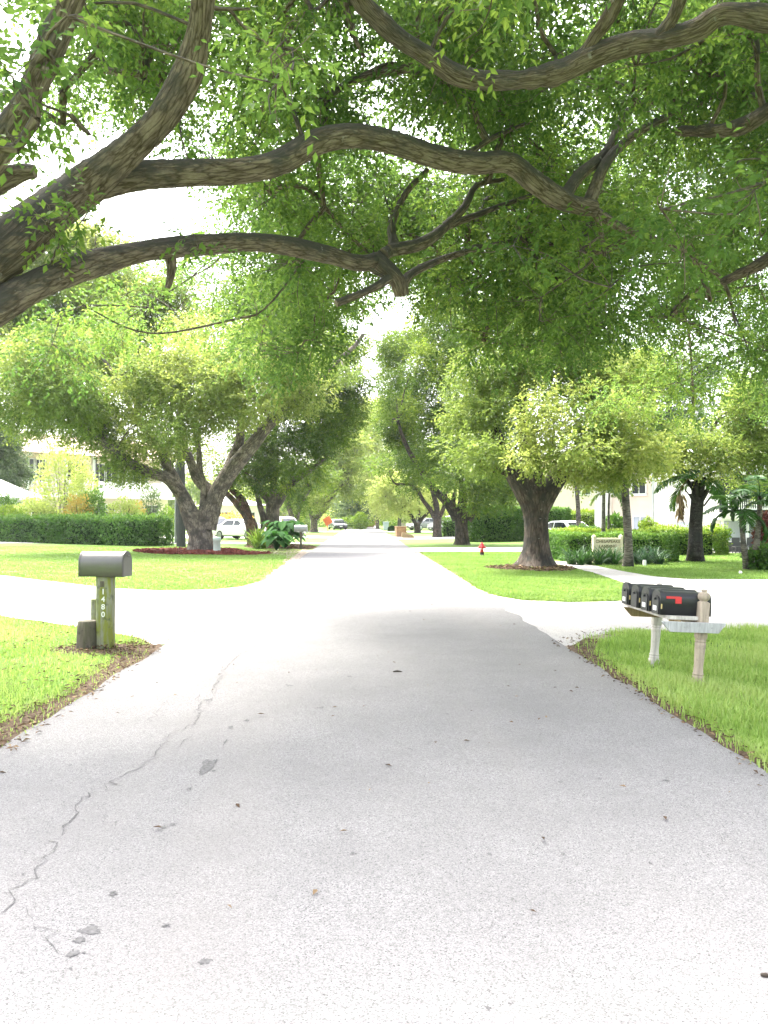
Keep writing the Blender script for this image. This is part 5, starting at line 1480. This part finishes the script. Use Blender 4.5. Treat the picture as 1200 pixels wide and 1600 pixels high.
# --- pale utility pedestal, poles, small roadside things
pp = G(339, 862)
M['pvc'] = plain('pale_green_plastic', (.5, .62, .55), .5)
mb = MB(); mb.lathe([(.17, -.05), (.17, .5), (.19, .51), (.19, .66), (.17, .69), (.08, .7)], 18)
tag(mb.build('utility_pedestal', M['pvc']), 'pale green plastic utility pedestal right of the mulch-bed tree', 'utility box').location = tuple(pp)
up = GX(283, 46)
M['pole_dark'] = wood_mat('creosote_pole', (.07, .072, .08), None, 0, (.035, .036, .04), .5)
mb = MB(); mb.tube([(0, 0, -.1), (-.02, 0, 5), (-.05, .0, 10.5)], [.26, .22, .17], n=14, step=.5, lump=.01)
upo = thing('utility_pole', 'dark wooden utility pole behind the mulch-bed tree', 'pole', up)
mb.build('shaft', M['pole_dark'], upo)
mb = MB(); mb.tube([(-.31, -.02, 0.2), (-.29, 0, 4.6)], [.055, .055], n=8, step=1, lump=0); mb.build('conduit', M['galv'], upo)
mb = MB(); mb.bar((-1.1, .2, 9.9), (1.1, .2, 9.9), .1, .12); mb.build('cross_arm', M['pole_dark'], upo)
# grey roadside mailbox, left
gm = G(470, 858)
gpost = thing('mailbox_post', 'dark slim post of the grey roadside mailbox beside the large-leaved plant', 'post', gm)
mb = MB(); mb.box((0, 0, .42), (.11, .11, .94)); mb.build('shaft', M['stump_wood'], gpost, bevel=.01)
g2 = thing('mailbox', 'light grey roadside mailbox with rounded top on a dark slim post, left side', 'mailbox', (gm[0], gm[1], .89), math.radians(-5))
mb = MB(); mb.prism(arch(.34, .34), 'x', -.32, .3, 0, True); mb.build('body', M['galv'], g2)
mb = MB(); mb.prism(arch(.36, .35), 'x', .3005, .33, 0, True); mb.build('door', M['galv'], g2)
# orange sign on a thin stake
os_ = GX(512, 96)
M['orange'] = plain('orange_sign', (.62, .16, .06), .6)
ost = thing('road_sign', 'faded orange diamond sign on a thin stake, far left verge', 'sign', os_)
mb = MB(); mb.prism([(0, -.62), (.62, 0), (0, .62), (-.62, 0)], 'y', -.02, .02); o = mb.build('panel', M['orange'], ost); o.location = (0, 0, 1.25); o.rotation_euler = (0, .25, 0)
mb = MB(); mb.bar((0, .04, -.2), (0, .04, 1.6), .06); mb.build('stake', M['orange'], ost)
# brown box left at the kerb
bx = G(626, 839)
M['card'] = plain('brown_card', (.26, .16, .08), .85, 0, .25, 3)
bt = thing('storage_box', 'brown box left out at the right road edge', 'box', bx, .2)
mb = MB(); mb.box((0, 0, .42), (.85, .7, .82)); mb.build('body', M['card'], bt, bevel=.02)
mb = MB(); mb.box((0, 0, .855), (.92, .78, .05)); mb.build('lid', M['card'], bt, bevel=.01)
bw2 = G(637, 840.5)
mb = MB(); mb.prism([(-.5, 0), (.6, 0), (.35, .26), (-.45, .45)], 'y', -.3, .3)
tag(mb.build('scrap_board', M['board_brown'], bevel=.02), 'flattened brown scrap leaning beside the brown box', 'debris').location = tuple(bw2)
bn = GX(603, 105)
bnt = thing('rubbish_bin', 'pale blue-grey wheeled bin at the far right road edge', 'bin', bn)
M['bin'] = plain('bin_grey', (.32, .37, .42), .5)
mb = MB(); mb.box((0, 0, .52), (.6, .7, .98), taper=1.15); mb.build('body', M['bin'], bnt, bevel=.03)
mb = MB(); mb.box((0, -.03, 1.06), (.74, .86, .09)); mb.build('lid', M['bin'], bnt, bevel=.03)
db = GX(614.5, 100)
mb = MB(); mb.prism([(-.7, 0), (.7, 0), (.55, .55), (-.2, .7), (-.65, .45)], 'y', -.4, .4)
tag(mb.build('garden_debris', M['core'], bevel=.05), 'dark heap of garden waste beyond the pale bin', 'debris').location = tuple(db)
fx = G(621, 1054)
mb = MB(); mb.tube([(-.045, 0, .03), (0, .01, .034), (.045, -.006, .03)], [.006, .011, .005], n=6, step=.02, lump=.1)
tag(mb.build('twig', M['bark_dark']), 'short dark twig lying in the middle of the road', 'twig').location = tuple(fx)
fx = G(1196, 1536)
mb = MB(); mb.tube([(-.015, .005, .026), (0, 0, .028), (.018, -.005, .026)], [.004, .008, .004], n=6, step=.02, lump=.1)
tag(mb.build('twig', M['bark_dark']), 'small dark twig on the road at the lower right edge', 'twig').location = tuple(fx)
ws = G(1157, 897)
mb = MB(); mb.lathe([(.05, -.02), (.05, .06), (.03, .09)], 10)
tag(mb.build('garden_light', M['white_paint']), 'small white ground fitting on the lawn below the small palm', 'garden light').location = tuple(ws)
ws = G(1007, 884)
mb = MB(); mb.lathe([(.06, -.02), (.06, .15), (.05, .19)], 10)
tag(mb.build('garden_light', M['white_paint']), 'small white ground fitting beside the strap-leaved border', 'garden light').location = tuple(ws)


# ================================================================== CARS
M['glass'] = plain('car_glass', (.02, .026, .032), .08, 0, .1, 3, .6)
M['tyre'] = plain('tyre', (.02, .02, .021), .8)
M['rim'] = plain('rim', (.4, .4, .42), .35, .8)
M['lamp'] = plain('lamp_lens', (.7, .7, .72), .15, 0, .05)
M['tail'] = plain('tail_lens', (.4, .02, .02), .2)
M['trim'] = plain('black_trim', (.02, .02, .022), .6)
for nm, c in (('white', (.8, .8, .79)), ('silver', (.5, .5, .51)), ('dark', (.05, .055, .06)), ('grey', (.2, .2, .21))): M['car_' + nm] = plain('car_' + nm, c, .25, .0, .02, 2, .6)


def car(label, loc, rz, col, kind='sedan', s=1.0, group='cars parked off the road'):
    t = thing('parked_car', label, 'car', loc, rz, group); t.scale = (s, s, s)
    L, Wd = 4.5, 1.78
    if kind == 'sedan':
        low = [(-2.22, .42), (-2.25, .7), (-2.1, .92), (-1.55, .97), (-.6, .96), (.9, .94), (1.75, .8), (2.18, .64), (2.25, .45), (2.15, .28), (-2.12, .28)]
        cab = [(-1.6, .955), (-1.05, 1.36), (-.5, 1.43), (.25, 1.4), (.6, 1.28), (1.15, .935)]
    else:
        low = [(-2.2, .45), (-2.25, .8), (-2.2, 1.05), (-1.5, 1.07), (-.4, 1.06), (1.0, 1.04), (1.95, .93), (2.2, .72), (2.25, .5), (2.15, .32), (-2.12, .32)]
        cab = [(-2.15, 1.05), (-1.95, 1.6), (-1.2, 1.7), (.1, 1.67), (.45, 1.56), (1.05, 1.035)]
    def loft(poly, w0, w1, z0, z1, name, mat, bev, grow=0.0):
        mb = MB(); n = len(poly)
        def wz(z): k = (z - z0) / (z1 - z0 + 1e-9); return (w0 * (1 - k) + w1 * k) / 2
        vs = [(x, -wz(z) * 1, z) for x, z in poly] + [(x, wz(z), z) for x, z in poly]
        mb.add(vs, [tuple(range(n))[::-1], tuple(range(n, 2 * n))] + [(i, (i + 1) % n, n + (i + 1) % n, n + i) for i in range(n)])
        me = mb.mesh(name, bevel=bev, seg=3)
        bm = bmesh.new(); bm.from_mesh(me); bmesh.ops.recalc_face_normals(bm, faces=bm.faces[:])
        for f in bm.faces: f.smooth = True
        bm.to_mesh(me); bm.free()
        return link(name, me, mat, t)
    zc = [p[1] for p in cab]
    loft(low, Wd, Wd - .06, min(p[1] for p in low), max(p[1] for p in low), 'body', M['car_' + col], .07)
    loft(cab, Wd - .12, Wd - .5, min(zc), max(zc), 'cabin', M['car_' + col], .05)
    def wz(z): return ((Wd - .12) * (1 - (z - min(zc)) / (max(zc) - min(zc))) + (Wd - .5) * (z - min(zc)) / (max(zc) - min(zc))) / 2
    # side glass
    zb, zt = min(zc) + .07, max(zc) - .1
    xs = sorted(p[0] for p in cab); x0, x1 = xs[0] + .32, xs[-1] - .35
    tl, tr = (x0 + .42 if kind == 'sedan' else x0 + .08), x1 - .5
    for sy in (-1, 1):
        for a0, a1, b0, b1 in ((x0, -.12, tl, -.12), (-.05, x1, -.05, tr)):
            mb = MB(); y0, y1 = sy * (wz(zb) + .006), sy * (wz(zt) + .006)
            mb.add([(a0, y0, zb), (a1, y0, zb), (b1, y1, zt), (b0, y1, zt)] + [(a0, y0 - sy * .012, zb), (a1, y0 - sy * .012, zb), (b1, y1 - sy * .012, zt), (b0, y1 - sy * .012, zt)], [(0, 1, 2, 3), (4, 7, 6, 5), (0, 4, 5, 1), (1, 5, 6, 2), (2, 6, 7, 3), (3, 7, 4, 0)])
            mb.build('side_window', M['glass'], t)
    def pane(pa, pb_, name):
        (xa, za), (xb, zb_) = pa, pb_
        d_ = Vector((xb - xa, 0, zb_ - za)).normalized(); nn = Vector((-d_.z, 0, d_.x));
        if nn.z < 0: nn = -nn
        a_ = Vector((xa, 0, za)) + d_ * .07; b_ = Vector((xb, 0, zb_)) - d_ * .05
        mb = MB(); vs = []
        for off in (.008, -.006):
            for p, sgn in ((a_, -1), (a_, 1), (b_, 1), (b_, -1)):
                q = p + nn * off; vs.append((q.x, sgn * (wz(p.z) - .09), q.z))
        mb.add(vs, [(0, 1, 2, 3), (7, 6, 5, 4), (0, 4, 5, 1), (1, 5, 6, 2), (2, 6, 7, 3), (3, 7, 4, 0)])
        mb.build(name, M['glass'], t)
    pane(cab[-1], cab[-2], 'windscreen'); pane(cab[0], cab[1], 'rear_window')
    for x in (-1.38, 1.38):
        for sy in (-1, 1):
            prof = [(.2, -.1), (.3, -.095), (.325, -.06), (.325, .06), (.3, .095), (.2, .1)]
            mb = MB(); mb.lathe(prof, 20); w = mb.build('wheel', M['tyre'], t); w.location = (x, sy * (Wd / 2 - .1), .325); w.rotation_euler = (PI / 2, 0, 0)
            mb = MB(); mb.lathe([(.21, -.108), (.2, -.112), (.06, -.1), (.05, -.1)] if sy > 0 else [(.05, .1), (.06, .1), (.2, .112), (.21, .108)], 16); mb.build('rim', M['rim'], w)
    for sy in (-1, 1):
        mb = MB(); mb.box((2.17, sy * .66, .68 if kind == 'sedan' else .78), (.1, .34, .14)); mb.build('headlight', M['lamp'], t, bevel=.02)
        mb = MB(); mb.box((-2.2, sy * .7, .76), (.09, .26, .16)); mb.build('tail_light', M['tail'], t, bevel=.02)
        mb = MB(); mb.box((.85, sy * .98, 1.02), (.12, .18, .12)); mb.build('mirror', M['car_' + col], t, bevel=.03)
    mb = MB(); mb.box((2.235, 0, .47), (.06, 1.0, .16)); mb.build('grille', M['trim'], t, bevel=.02)
    mb = MB(); mb.box((2.262, 0, .45), (.01, .4, .11)); mb.build('number_plate', M['white_label'], t)
    mb = MB(); mb.box((0, 0, .29), (4.1, 1.5, .14)); mb.build('underbody', M['trim'], t)
    return t


car('silver car partly hidden behind the mulch-bed trunk', GX(336, 66), math.radians(-35), 'silver', 'suv')
car('white sedan facing the road behind the reddish leaning trunk', GX(379, 61), math.radians(-38), 'white', 'sedan', 1.05)
car('white SUV behind the straight grey trunk of the left row', GX(446, 70), math.radians(-60), 'white', 'suv', 1.0)
car('dark car parked beyond the orange sign', GX(527, 112), math.radians(-75), 'dark', 'sedan')
car('white car seen behind the small cube hedge on the right', GX(706, 88), math.radians(200), 'white', 'suv', 1.1)
car('grey car under the gnarled tree, far right', GX(664, 108), math.radians(215), 'grey', 'sedan', 1.1)
car('white car parked behind the sign hedge, right of the big oak trunk', GX(879, 49), math.radians(118), 'white', 'sedan')

# ================================================================== BUILDINGS
M['stucco_cream'] = plain('stucco_cream', (.66, .57, .47), .9, 0, .06, 2, .1, .3)
M['stucco_white'] = plain('stucco_white', (.8, .78, .74), .9, 0, .04, 2, .1, .3)
M['stucco_beige'] = plain('stucco_beige', (.62, .53, .46), .9, 0, .06, 2, .1, .3)
M['stucco_grey'] = plain('stucco_grey', (.4, .43, .42), .9, 0, .08, 2, .1, .3)
M['roof_white'] = plain('roof_white', (.78, .78, .78), .7, 0, .06, 1.5, .2, .3)
M['roof_tile'] = plain('roof_tile', (.46, .33, .27), .8, 0, .2, 4, .2, .4)
M['win_dark'] = plain('window_glass', (.035, .04, .045), .12, 0, .2, 1.5, .6)
M['frame_white'] = plain('frame_white', (.78, .78, .77), .5, 0, .03)
M['dark_rail'] = plain('dark_railing', (.05, .05, .055), .5)
M['brown_pipe'] = plain('brown_pipe', (.32, .16, .1), .6)
M['screen'] = plain('porch_screen', (.42, .46, .52), .5, 0, .1, 3, .4)
M['blind'] = plain('window_blind', (.36, .4, .47), .6, 0, .05, 20)


def window(t, x, z, w, h, y, parts=1, glass='win_dark'):
    """window in a wall facing -y: frame standing proud, pane set back"""
    fr = MB(); b = .06
    fr.box((x, y - .03, z + h / 2 - b / 2), (w, .08, b)); fr.box((x, y - .03, z - h / 2 + b / 2), (w, .08, b))
    for sx in (-1, 1): fr.box((x + sx * (w / 2 - b / 2), y - .03, z), (b, .08, h - 2 * b))
    for k in range(1, parts): fr.box((x - w / 2 + w * k / parts, y - .028, z), (b * .7, .06, h - 2 * b))
    f = fr.build('window', M['frame_white'], t)
    pn = MB(); pn.box((x, y - .006, z), (w - 2 * b - .004, .02, h - 2 * b - .004)); pn.build('pane', M[glass], f)
    sl = MB(); sl.box((x, y - .07, z - h / 2 - .03), (w + .12, .14, .05)); sl.build('sill', M['frame_white'], f)


# apartment block, left: local x along the front, front at y=0 facing -y
A0 = GX(16, 86); A1 = GX(262, 102)
ang = math.atan2(A1[1] - A0[1], A1[0] - A0[0]); LA = float(np.linalg.norm(A1 - A0)) / 1.35
ap = thing('apartment_block', 'cream two-storey apartment block with white balcony parapets behind the left hedge', 'building', A0, ang)
ap.scale = (1.35, 1.35, 1.35)
mb = MB(); mb.box((LA / 2, 4, 3.1), (LA, 8, 6.2)); mb.build('wall', M['stucco_cream'], ap)
mb = MB(); mb.box((LA / 2, -.55, 2.92), (LA * .99, 1.3, .22)); mb.build('balcony_slab', M['stucco_white'], ap)
k1 = LA * .13
mb = MB(); mb.box((LA * .62, -1.16, 3.62), (LA * .7, .1, 1.14)); mb.build('parapet', M['stucco_white'], ap)
mb = MB()
mb.box((k1, -1.16, 4.18), (LA * .17, .08, .09)); mb.box((k1, -1.16, 3.1), (LA * .17, .08, .09))
nb = 7
for k in range(nb): mb.box((k1 - LA * .08 + LA * .16 * k / (nb - 1), -1.16, 3.64), (.14, .06, .97))
mb.build('railing', M['frame_white'], ap)
mb = MB()
for k in range(4): mb.box((LA * (.30 + .012 * k), -1.222, 3.66), (.11, .012, .7 if k % 2 else .5))
mb.build('pierced_block', M['win_dark'], ap)
for fx_ in (.27, .44, .66, .9):
    mb = MB(); mb.box((LA * fx_, -1.05, 5.2), (.2, .2, 2.0)); mb.build('post', M['frame_white'], ap)
mb = MB(); mb.tube([(LA * .445, -1.26, 6.1), (LA * .445, -1.26, 3.0), (LA * .36, -1.0, 2.66), (LA * .26, -.2, 2.4)], [.05] * 4, n=8, step=1, lump=0); mb.build('downpipe', M['dark_rail'], ap)
for fx_, w_, z_, h_ in ((.1, 1.2, 4.9, 1.9), (.16, 1.0, 4.9, 1.9), (.37, 2.2, 4.9, 1.7), (.52, 1.4, 4.95, 1.6), (.6, 1.4, 4.95, 1.6), (.8, 1.6, 4.95, 1.5), (.16, 1.4, 1.5, 1.2), (.47, 1.5, 1.95, 1.0), (.56, 1.9, 1.85, .95), (.7, .8, 1.6, 1.4), (.88, 1.6, 1.8, 1.0)):
    window(ap, LA * fx_, z_, w_, h_, 0, 2)
mb = MB()
mb.prism([(-1.8, 6.2), (9, 6.2), (3.6, 8.2)], 'x', -.6, LA + .6)
mb.build('roof', M['roof_tile'], ap)
# wooden stair rail in front of the block
sr = GX(172, 63)
stt = thing('stair_rail', 'weathered wooden stair rail sloping down to the right of the round bush', 'railing', sr, ang)
for z_ in (.55, .95):
    mb = MB(); mb.bar((-1.0, 0, z_ + 1.55), (1.2, 0, z_ + .55), .06, .22); mb.build('rail', M['board_grey'], stt)
for x_, z_ in ((-.95, 2.6), (.1, 2.1), (1.15, 1.75)):
    mb = MB(); mb.box((x_, .1, z_ / 2), (.13, .13, z_)); mb.build('post', M['board_grey'], stt)

# white-roofed house at the left edge
H0 = GX(-190, 62); H1 = GX(52, 68)
ang = math.atan2(H1[1] - H0[1], H1[0] - H0[0]); LH = float(np.linalg.norm(H1 - H0))
ho = thing('house', 'low grey-walled house with a white hipped roof at the left edge', 'building', H0, ang)
mb = MB(); mb.box((LH / 2, 3.5, 1.6), (LH - 1.0, 7, 3.2)); mb.build('wall', M['stucco_grey'], ho)
mb = MB()
e = [(-.4, -1.0, 3.2), (LH + .6, -1.0, 3.2), (LH + .6, 8, 3.2), (-.4, 8, 3.2)]
r2 = [(3.0, 3.5, 5.3), (LH - 3.0, 3.5, 5.3)]
mb.add([*e, *r2], [(0, 1, 5, 4), (1, 2, 5), (2, 3, 4, 5), (3, 0, 4), (3, 2, 1, 0)])
mb.build('roof', M['roof_white'], ho)
mb = MB(); mb.box((LH / 2, -1.03, 3.14), (LH + 1.1, .06, .24)); mb.box((LH + .66, 3.5, 3.14), (.06, 9, .24)); mb.build('fascia', M['frame_white'], ho)
mb = MB(); mb.box((LH * .93, -.4, 1.55), (.18, .18, 3.08)); mb.build('post', M['frame_white'], ho)
for fx_ in (.3, .55, .78): window(ho, LH * fx_, 1.7, 1.6, 1.3, 0, 2)
# white-roofed carport/house behind the cars, left middle
C0 = GX(334, 84)
hc = thing('house', 'low pale house behind the parked cars on the left', 'building', C0, math.radians(18))
mb = MB(); mb.box((2.2, 4, 1.45), (5, 8, 2.9)); mb.build('wall', M['stucco_white'], hc)
mb = MB(); mb.add([(-.8, -.8, 2.9), (5.2, -.8, 2.9), (5.2, 8.8, 2.9), (-.8, 8.8, 2.9), (2.2, 2, 3.9), (2.2, 6, 3.9)], [(0, 1, 4), (1, 2, 5, 4), (2, 3, 5), (3, 0, 4, 5), (3, 2, 1, 0)]); mb.build('roof', M['roof_white'], hc)
for x_ in (1, 3.4): window(hc, x_, 1.6, 1.6, 1.2, 0, 2)

# right building: beige wing and white gable wing
B0 = GX(932, 46); B1 = GX(1019, 43.5)
ang = math.atan2(B1[1] - B0[1], B1[0] - B0[0]); LB = float(np.linalg.norm(B1 - B0))
rb = thing('apartment_block', 'two-storey right-hand building with a beige wing, a white end wall and a screened porch', 'building', B0, ang)
mb = MB(); mb.box((LB / 2 + .0, 4, 2.3), (LB, 8, 4.6)); mb.build('wall', M['stucco_beige'], rb)
mb = MB(); mb.box((.5, -.12, 2.3), (.95, .22, 4.58)); mb.build('pilaster', M['stucco_white'], rb)
mb = MB(); mb.tube([(LB * .54, -.08, 4.4), (LB * .54, -.08, .1)], [.06, .06], n=8, step=2, lump=0); mb.build('downpipe', M['brown_pipe'], rb)
for fx_, z_, w_, h_ in ((.33, 3.3, .7, .8), (.78, 3.2, .9, .75), (.33, 1.1, .7, .7), (.8, 1.3, .9, .8)): window(rb, LB * fx_, z_, w_, h_, 0, 2, 'blind' if z_ < 2 else 'win_dark')
def loc(p): return np.array(rb_inv @ Vector((p[0], p[1], 0)))
rb_m = Matrix.Translation(Vector(B0)) @ Matrix.Rotation(ang, 4, 'Z'); rb_inv = rb_m.inverted()
q0 = loc(GX(1020, 42)); q1 = loc(GX(1128, 39.5))
mb = MB(); Lq = float(np.linalg.norm(q1 - q0)); aq = math.atan2(q1[1] - q0[1], q1[0] - q0[0])
wing = bpy.data.objects.new('end_wing', None)
mb = MB(); dirq = (q1 - q0) / Lq; nq = np.array([-dirq[1], dirq[0], 0])
cw = (q0 + q1) / 2 + nq * 4.0
mb.box((cw[0], cw[1], 2.3), (Lq, 8, 4.6), rz=aq); 
mb.build('end_wall', M['stucco_white'], rb)
mb = MB(); c_ = q0 + dirq * .02 - nq * .05; mb.box((c_[0], c_[1], 2.25), (.09, .08, 4.4), rz=aq); mb.build('downpipe', M['stucco_grey'], rb)
def wing_win(s_, z_, w_, h_, g):
    c_ = q0 + dirq * (Lq * s_)
    fr = MB(); fr.box((c_[0] - nq[0] * .02, c_[1] - nq[1] * .02, z_), (w_, .08, h_), rz=aq); f = fr.build('window', M['frame_white'], rb)
    pn = MB(); c2 = c_ - nq * .065; pn.box((c2[0], c2[1], z_), (w_ - .12, .02, h_ - .12), rz=aq); pn.build('pane', M[g], f)
wing_win(.47, 1.2, .85, .5, 'blind')
wing_win(.93, 1.25, .28, .55, 'win_dark'); wing_win(.93, 2.7, .28, .75, 'win_dark')
# screened porch and balcony over it
p0 = loc(GX(1127, 38)); p1 = loc(GX(1290, 37)); Lp = float(np.linalg.norm(p1 - p0)); apq = math.atan2(p1[1] - p0[1], p1[0] - p0[0]); dp = (p1 - p0) / Lp; npq = np.array([-dp[1], dp[0], 0])
def along(s_, off=0.0): return p0 + dp * s_ + npq * off
def pbox(name, s_, z_, w_, h_, dth, off, mat, parent=rb, acc=None):
    m_ = acc or MB(); c_ = along(s_, off); m_.box((c_[0], c_[1], z_), (w_, dth, h_), rz=apq)
    if acc is None: return m_.build(name, M[mat], parent)
pbox('porch_wall', Lp / 2, 2.3, Lp, 4.6, 4, 3.6, 'stucco_white')
pbox('porch_ceiling', Lp / 2, 1.62, Lp + .1, .2, 1.7, .78, 'stucco_white')
mb = MB()
for k in range(5): pbox('', .06 + k * (Lp - .12) / 4, .76, .11, 1.52, .1, .05, '', acc=mb)
pbox('', Lp / 2, .52, Lp - .3, .06, .06, .051, '', acc=mb); pbox('', Lp / 2, 1.49, Lp - .3, .07, .06, .049, '', acc=mb)
mb.build('porch_frame', M['frame_white'], rb)
mb = MB(); pbox('', Lp / 2, .98, Lp - .2, .95, .01, .9, '', acc=mb); mb.build('blinds', M['blind'], rb)
mb = MB(); pbox('', Lp / 2, .25, Lp - .2, .5, .01, .88, '', acc=mb); mb.build('porch_shade_panel', M['dark_rail'], rb)  # near-black sheet painted in for the shade low in the porch
mb = MB(); pbox('', Lp / 2, 1.99, Lp - .2, .05, .05, .04, '', acc=mb); pbox('', Lp / 2, 2.62, Lp - .2, .06, .06, .04, '', acc=mb)
for k in range(46): pbox('', .15 + k * (Lp - .3) / 45, 2.3, .035, .58, .03, .042, '', acc=mb)
mb.build('balcony_railing', M['frame_white'], rb)
mb = MB(); pbox('', Lp / 2, 2.7, Lp - .3, 1.7, .02, 1.55, '', acc=mb); mb.build('balcony_door', M['win_dark'], rb)
mb = MB(); pbox('', Lp / 2, 3.72, Lp + .5, .18, 2.2, .9, '', acc=mb); mb.build('balcony_roof', M['roof_white'], rb)
mb = MB(); mb.prism([(-1, 4.6), (9, 4.6), (4, 5.4)], 'x', -.5, LB + Lq + 4); mb.build('roof', M['roof_white'], rb)
bpy.data.objects.remove(wing)


def porch_chair(label, c, rz):
    t = thing('patio_chair', label, 'chair', c, rz, 'patio chairs in the screened porch')
    mb = MB(); mb.box((0, 0, .3), (.36, .36, .04)); mb.build('seat', M['dark_rail'], t)
    mb = MB(); mb.box((0, .17, .52), (.36, .03, .38)); mb.build('backrest', M['dark_rail'], t)
    for sx in (-1, 1):
        for sy in (-1, 1):
            mb = MB(); mb.bar((sx * .15, sy * .15, 0), (sx * .15, sy * .15, .28), .03); mb.build('leg', M['dark_rail'], t)


for i, (s_, lab) in enumerate(((.6, 'dark metal patio chair at the left end of the screened porch'), (1.25, 'dark metal patio chair behind the stems of the small palm'), (2.0, 'dark metal patio chair at the right edge, in the screened porch'))):
    a_ = rb_m @ Vector(along(s_, -.5)); porch_chair(lab, (a_.x, a_.y, 0), .4 * i)

# pale yellow building far behind the oak on the right
yb = thing('apartment_block', 'pale yellow building far behind the oak trunk and the light hedge', 'building', GX(868, 78), math.radians(-6))
mb = MB(); mb.box((2.5, 4, 3), (9, 8, 6)); mb.build('wall', plain('stucco_yellow', (.72, .62, .4), .9, 0, .06, 2, .1, .2) if False else M['stucco_cream'], yb)
mb = MB(); mb.prism([(-.8, 6), (8.8, 6), (4, 7.6)], 'x', -2.6, 7.6); mb.build('roof', M['roof_tile'], yb)
for x_, z_ in ((-.5, 4.4), (2.5, 4.4), (5.2, 4.4), (.8, 1.8), (4.2, 1.8)): window(yb, x_, z_, 1.5, 1.3, 0, 2)
# white two-storey house closing the road
eh = thing('house', 'white two-storey house at the far end of the road', 'building', GX(592, 175), math.radians(-8))
mb = MB(); mb.box((0, 4, 3), (9, 8, 6)); mb.build('wall', M['stucco_white'], eh)
mb = MB(); mb.add([(-5.2, -.8, 6), (5.2, -.8, 6), (5.2, 8.8, 6), (-5.2, 8.8, 6), (-1, 4, 8), (1, 4, 8)], [(0, 1, 5, 4), (1, 2, 5), (2, 3, 4, 5), (3, 0, 4), (3, 2, 1, 0)]); mb.build('roof', M['roof_white'], eh)
for x_, z_ in ((-2.5, 4.5), (1.5, 4.5), (-2.5, 1.6), (2.2, 1.6)): window(eh, x_, z_, 1.8, 1.3, 0, 2)
rh = thing('house', 'low house with a red-brown roof, far right beyond the pale bin', 'building', GX(609, 160), 0)
mb = MB(); mb.box((0, 3, 1.3), (6, 6, 2.6)); mb.build('wall', M['stucco_cream'], rh)
mb = MB(); mb.add([(-3.6, -.6, 2.6), (3.6, -.6, 2.6), (3.6, 6.6, 2.6), (-3.6, 6.6, 2.6), (-.6, 3, 4.6), (.6, 3, 4.6)], [(0, 1, 5, 4), (1, 2, 5), (2, 3, 4, 5), (3, 0, 4), (3, 2, 1, 0)]); mb.build('roof', M['roof_tile'], rh)
window(rh, -1.5, 1.5, 1.2, 1.0, 0, 2)

# ================================================================== LIGHT
SUN_EL, SUN_AZ = math.radians(58), math.radians(-35)      # azimuth from +Y towards +X
w = bpy.data.worlds.new('World'); scene.world = w; w.use_nodes = True
nt = w.node_tree; bg = nt.nodes['Background']
sky = nt.nodes.new('ShaderNodeTexSky'); sky.sky_type = 'NISHITA'; sky.sun_disc = False
sky.sun_elevation = SUN_EL; sky.sun_rotation = SUN_AZ; sky.air_density = 1.0; sky.dust_density = 6.0; sky.ozone_density = 1.0
hs = nt.nodes.new('ShaderNodeHueSaturation'); hs.inputs['Saturation'].default_value = .35
nt.links.new(sky.outputs[0], hs.inputs['Color']); nt.links.new(hs.outputs[0], bg.inputs['Color'])
bg.inputs['Strength'].default_value = .15
sd_ = bpy.data.lights.new('sun', 'SUN'); so = bpy.data.objects.new('sun', sd_); COL.objects.link(so)
sd_.energy = 1.5; sd_.angle = math.radians(14); sd_.color = (1, .95, .86)
to_sun = Vector((math.sin(SUN_AZ) * math.cos(SUN_EL), math.cos(SUN_AZ) * math.cos(SUN_EL), math.sin(SUN_EL)))
so.rotation_euler = to_sun.to_track_quat('Z', 'Y').to_euler()
so.location = to_sun * 60

# ------------------------------------------------------------------ humid summer air
hz = MB(); hz.box((0, 65, 13.5), (520, 330, 29))
hm = bpy.data.materials.new('haze'); hm.use_nodes = True
hn = hm.node_tree; hn.nodes.remove(hn.nodes['Principled BSDF'])
pv = hn.nodes.new('ShaderNodeVolumePrincipled'); pv.inputs['Color'].default_value = (.95, .97, 1, 1); pv.inputs['Density'].default_value = .0002; pv.inputs['Anisotropy'].default_value = .3
hn.links.new(pv.outputs[0], hn.nodes['Material Output'].inputs['Volume'])
tag(hz.build('haze', hm), kind='stuff')

vs_ = scene.view_settings
vs_.view_transform = 'Standard'; vs_.look = 'None'; vs_.gamma = 1; vs_.exposure = 2.95; vs_.use_curve_mapping = False
cy = scene.cycles
cy.max_bounces = 8; cy.diffuse_bounces = 4; cy.transmission_bounces = 6; cy.glossy_bounces = 2; cy.transparent_max_bounces = 4
cy.use_denoising = True
print('LEAVES', sum(TOT.values()), {k: v for k, v in TOT.items() if v > 20000})
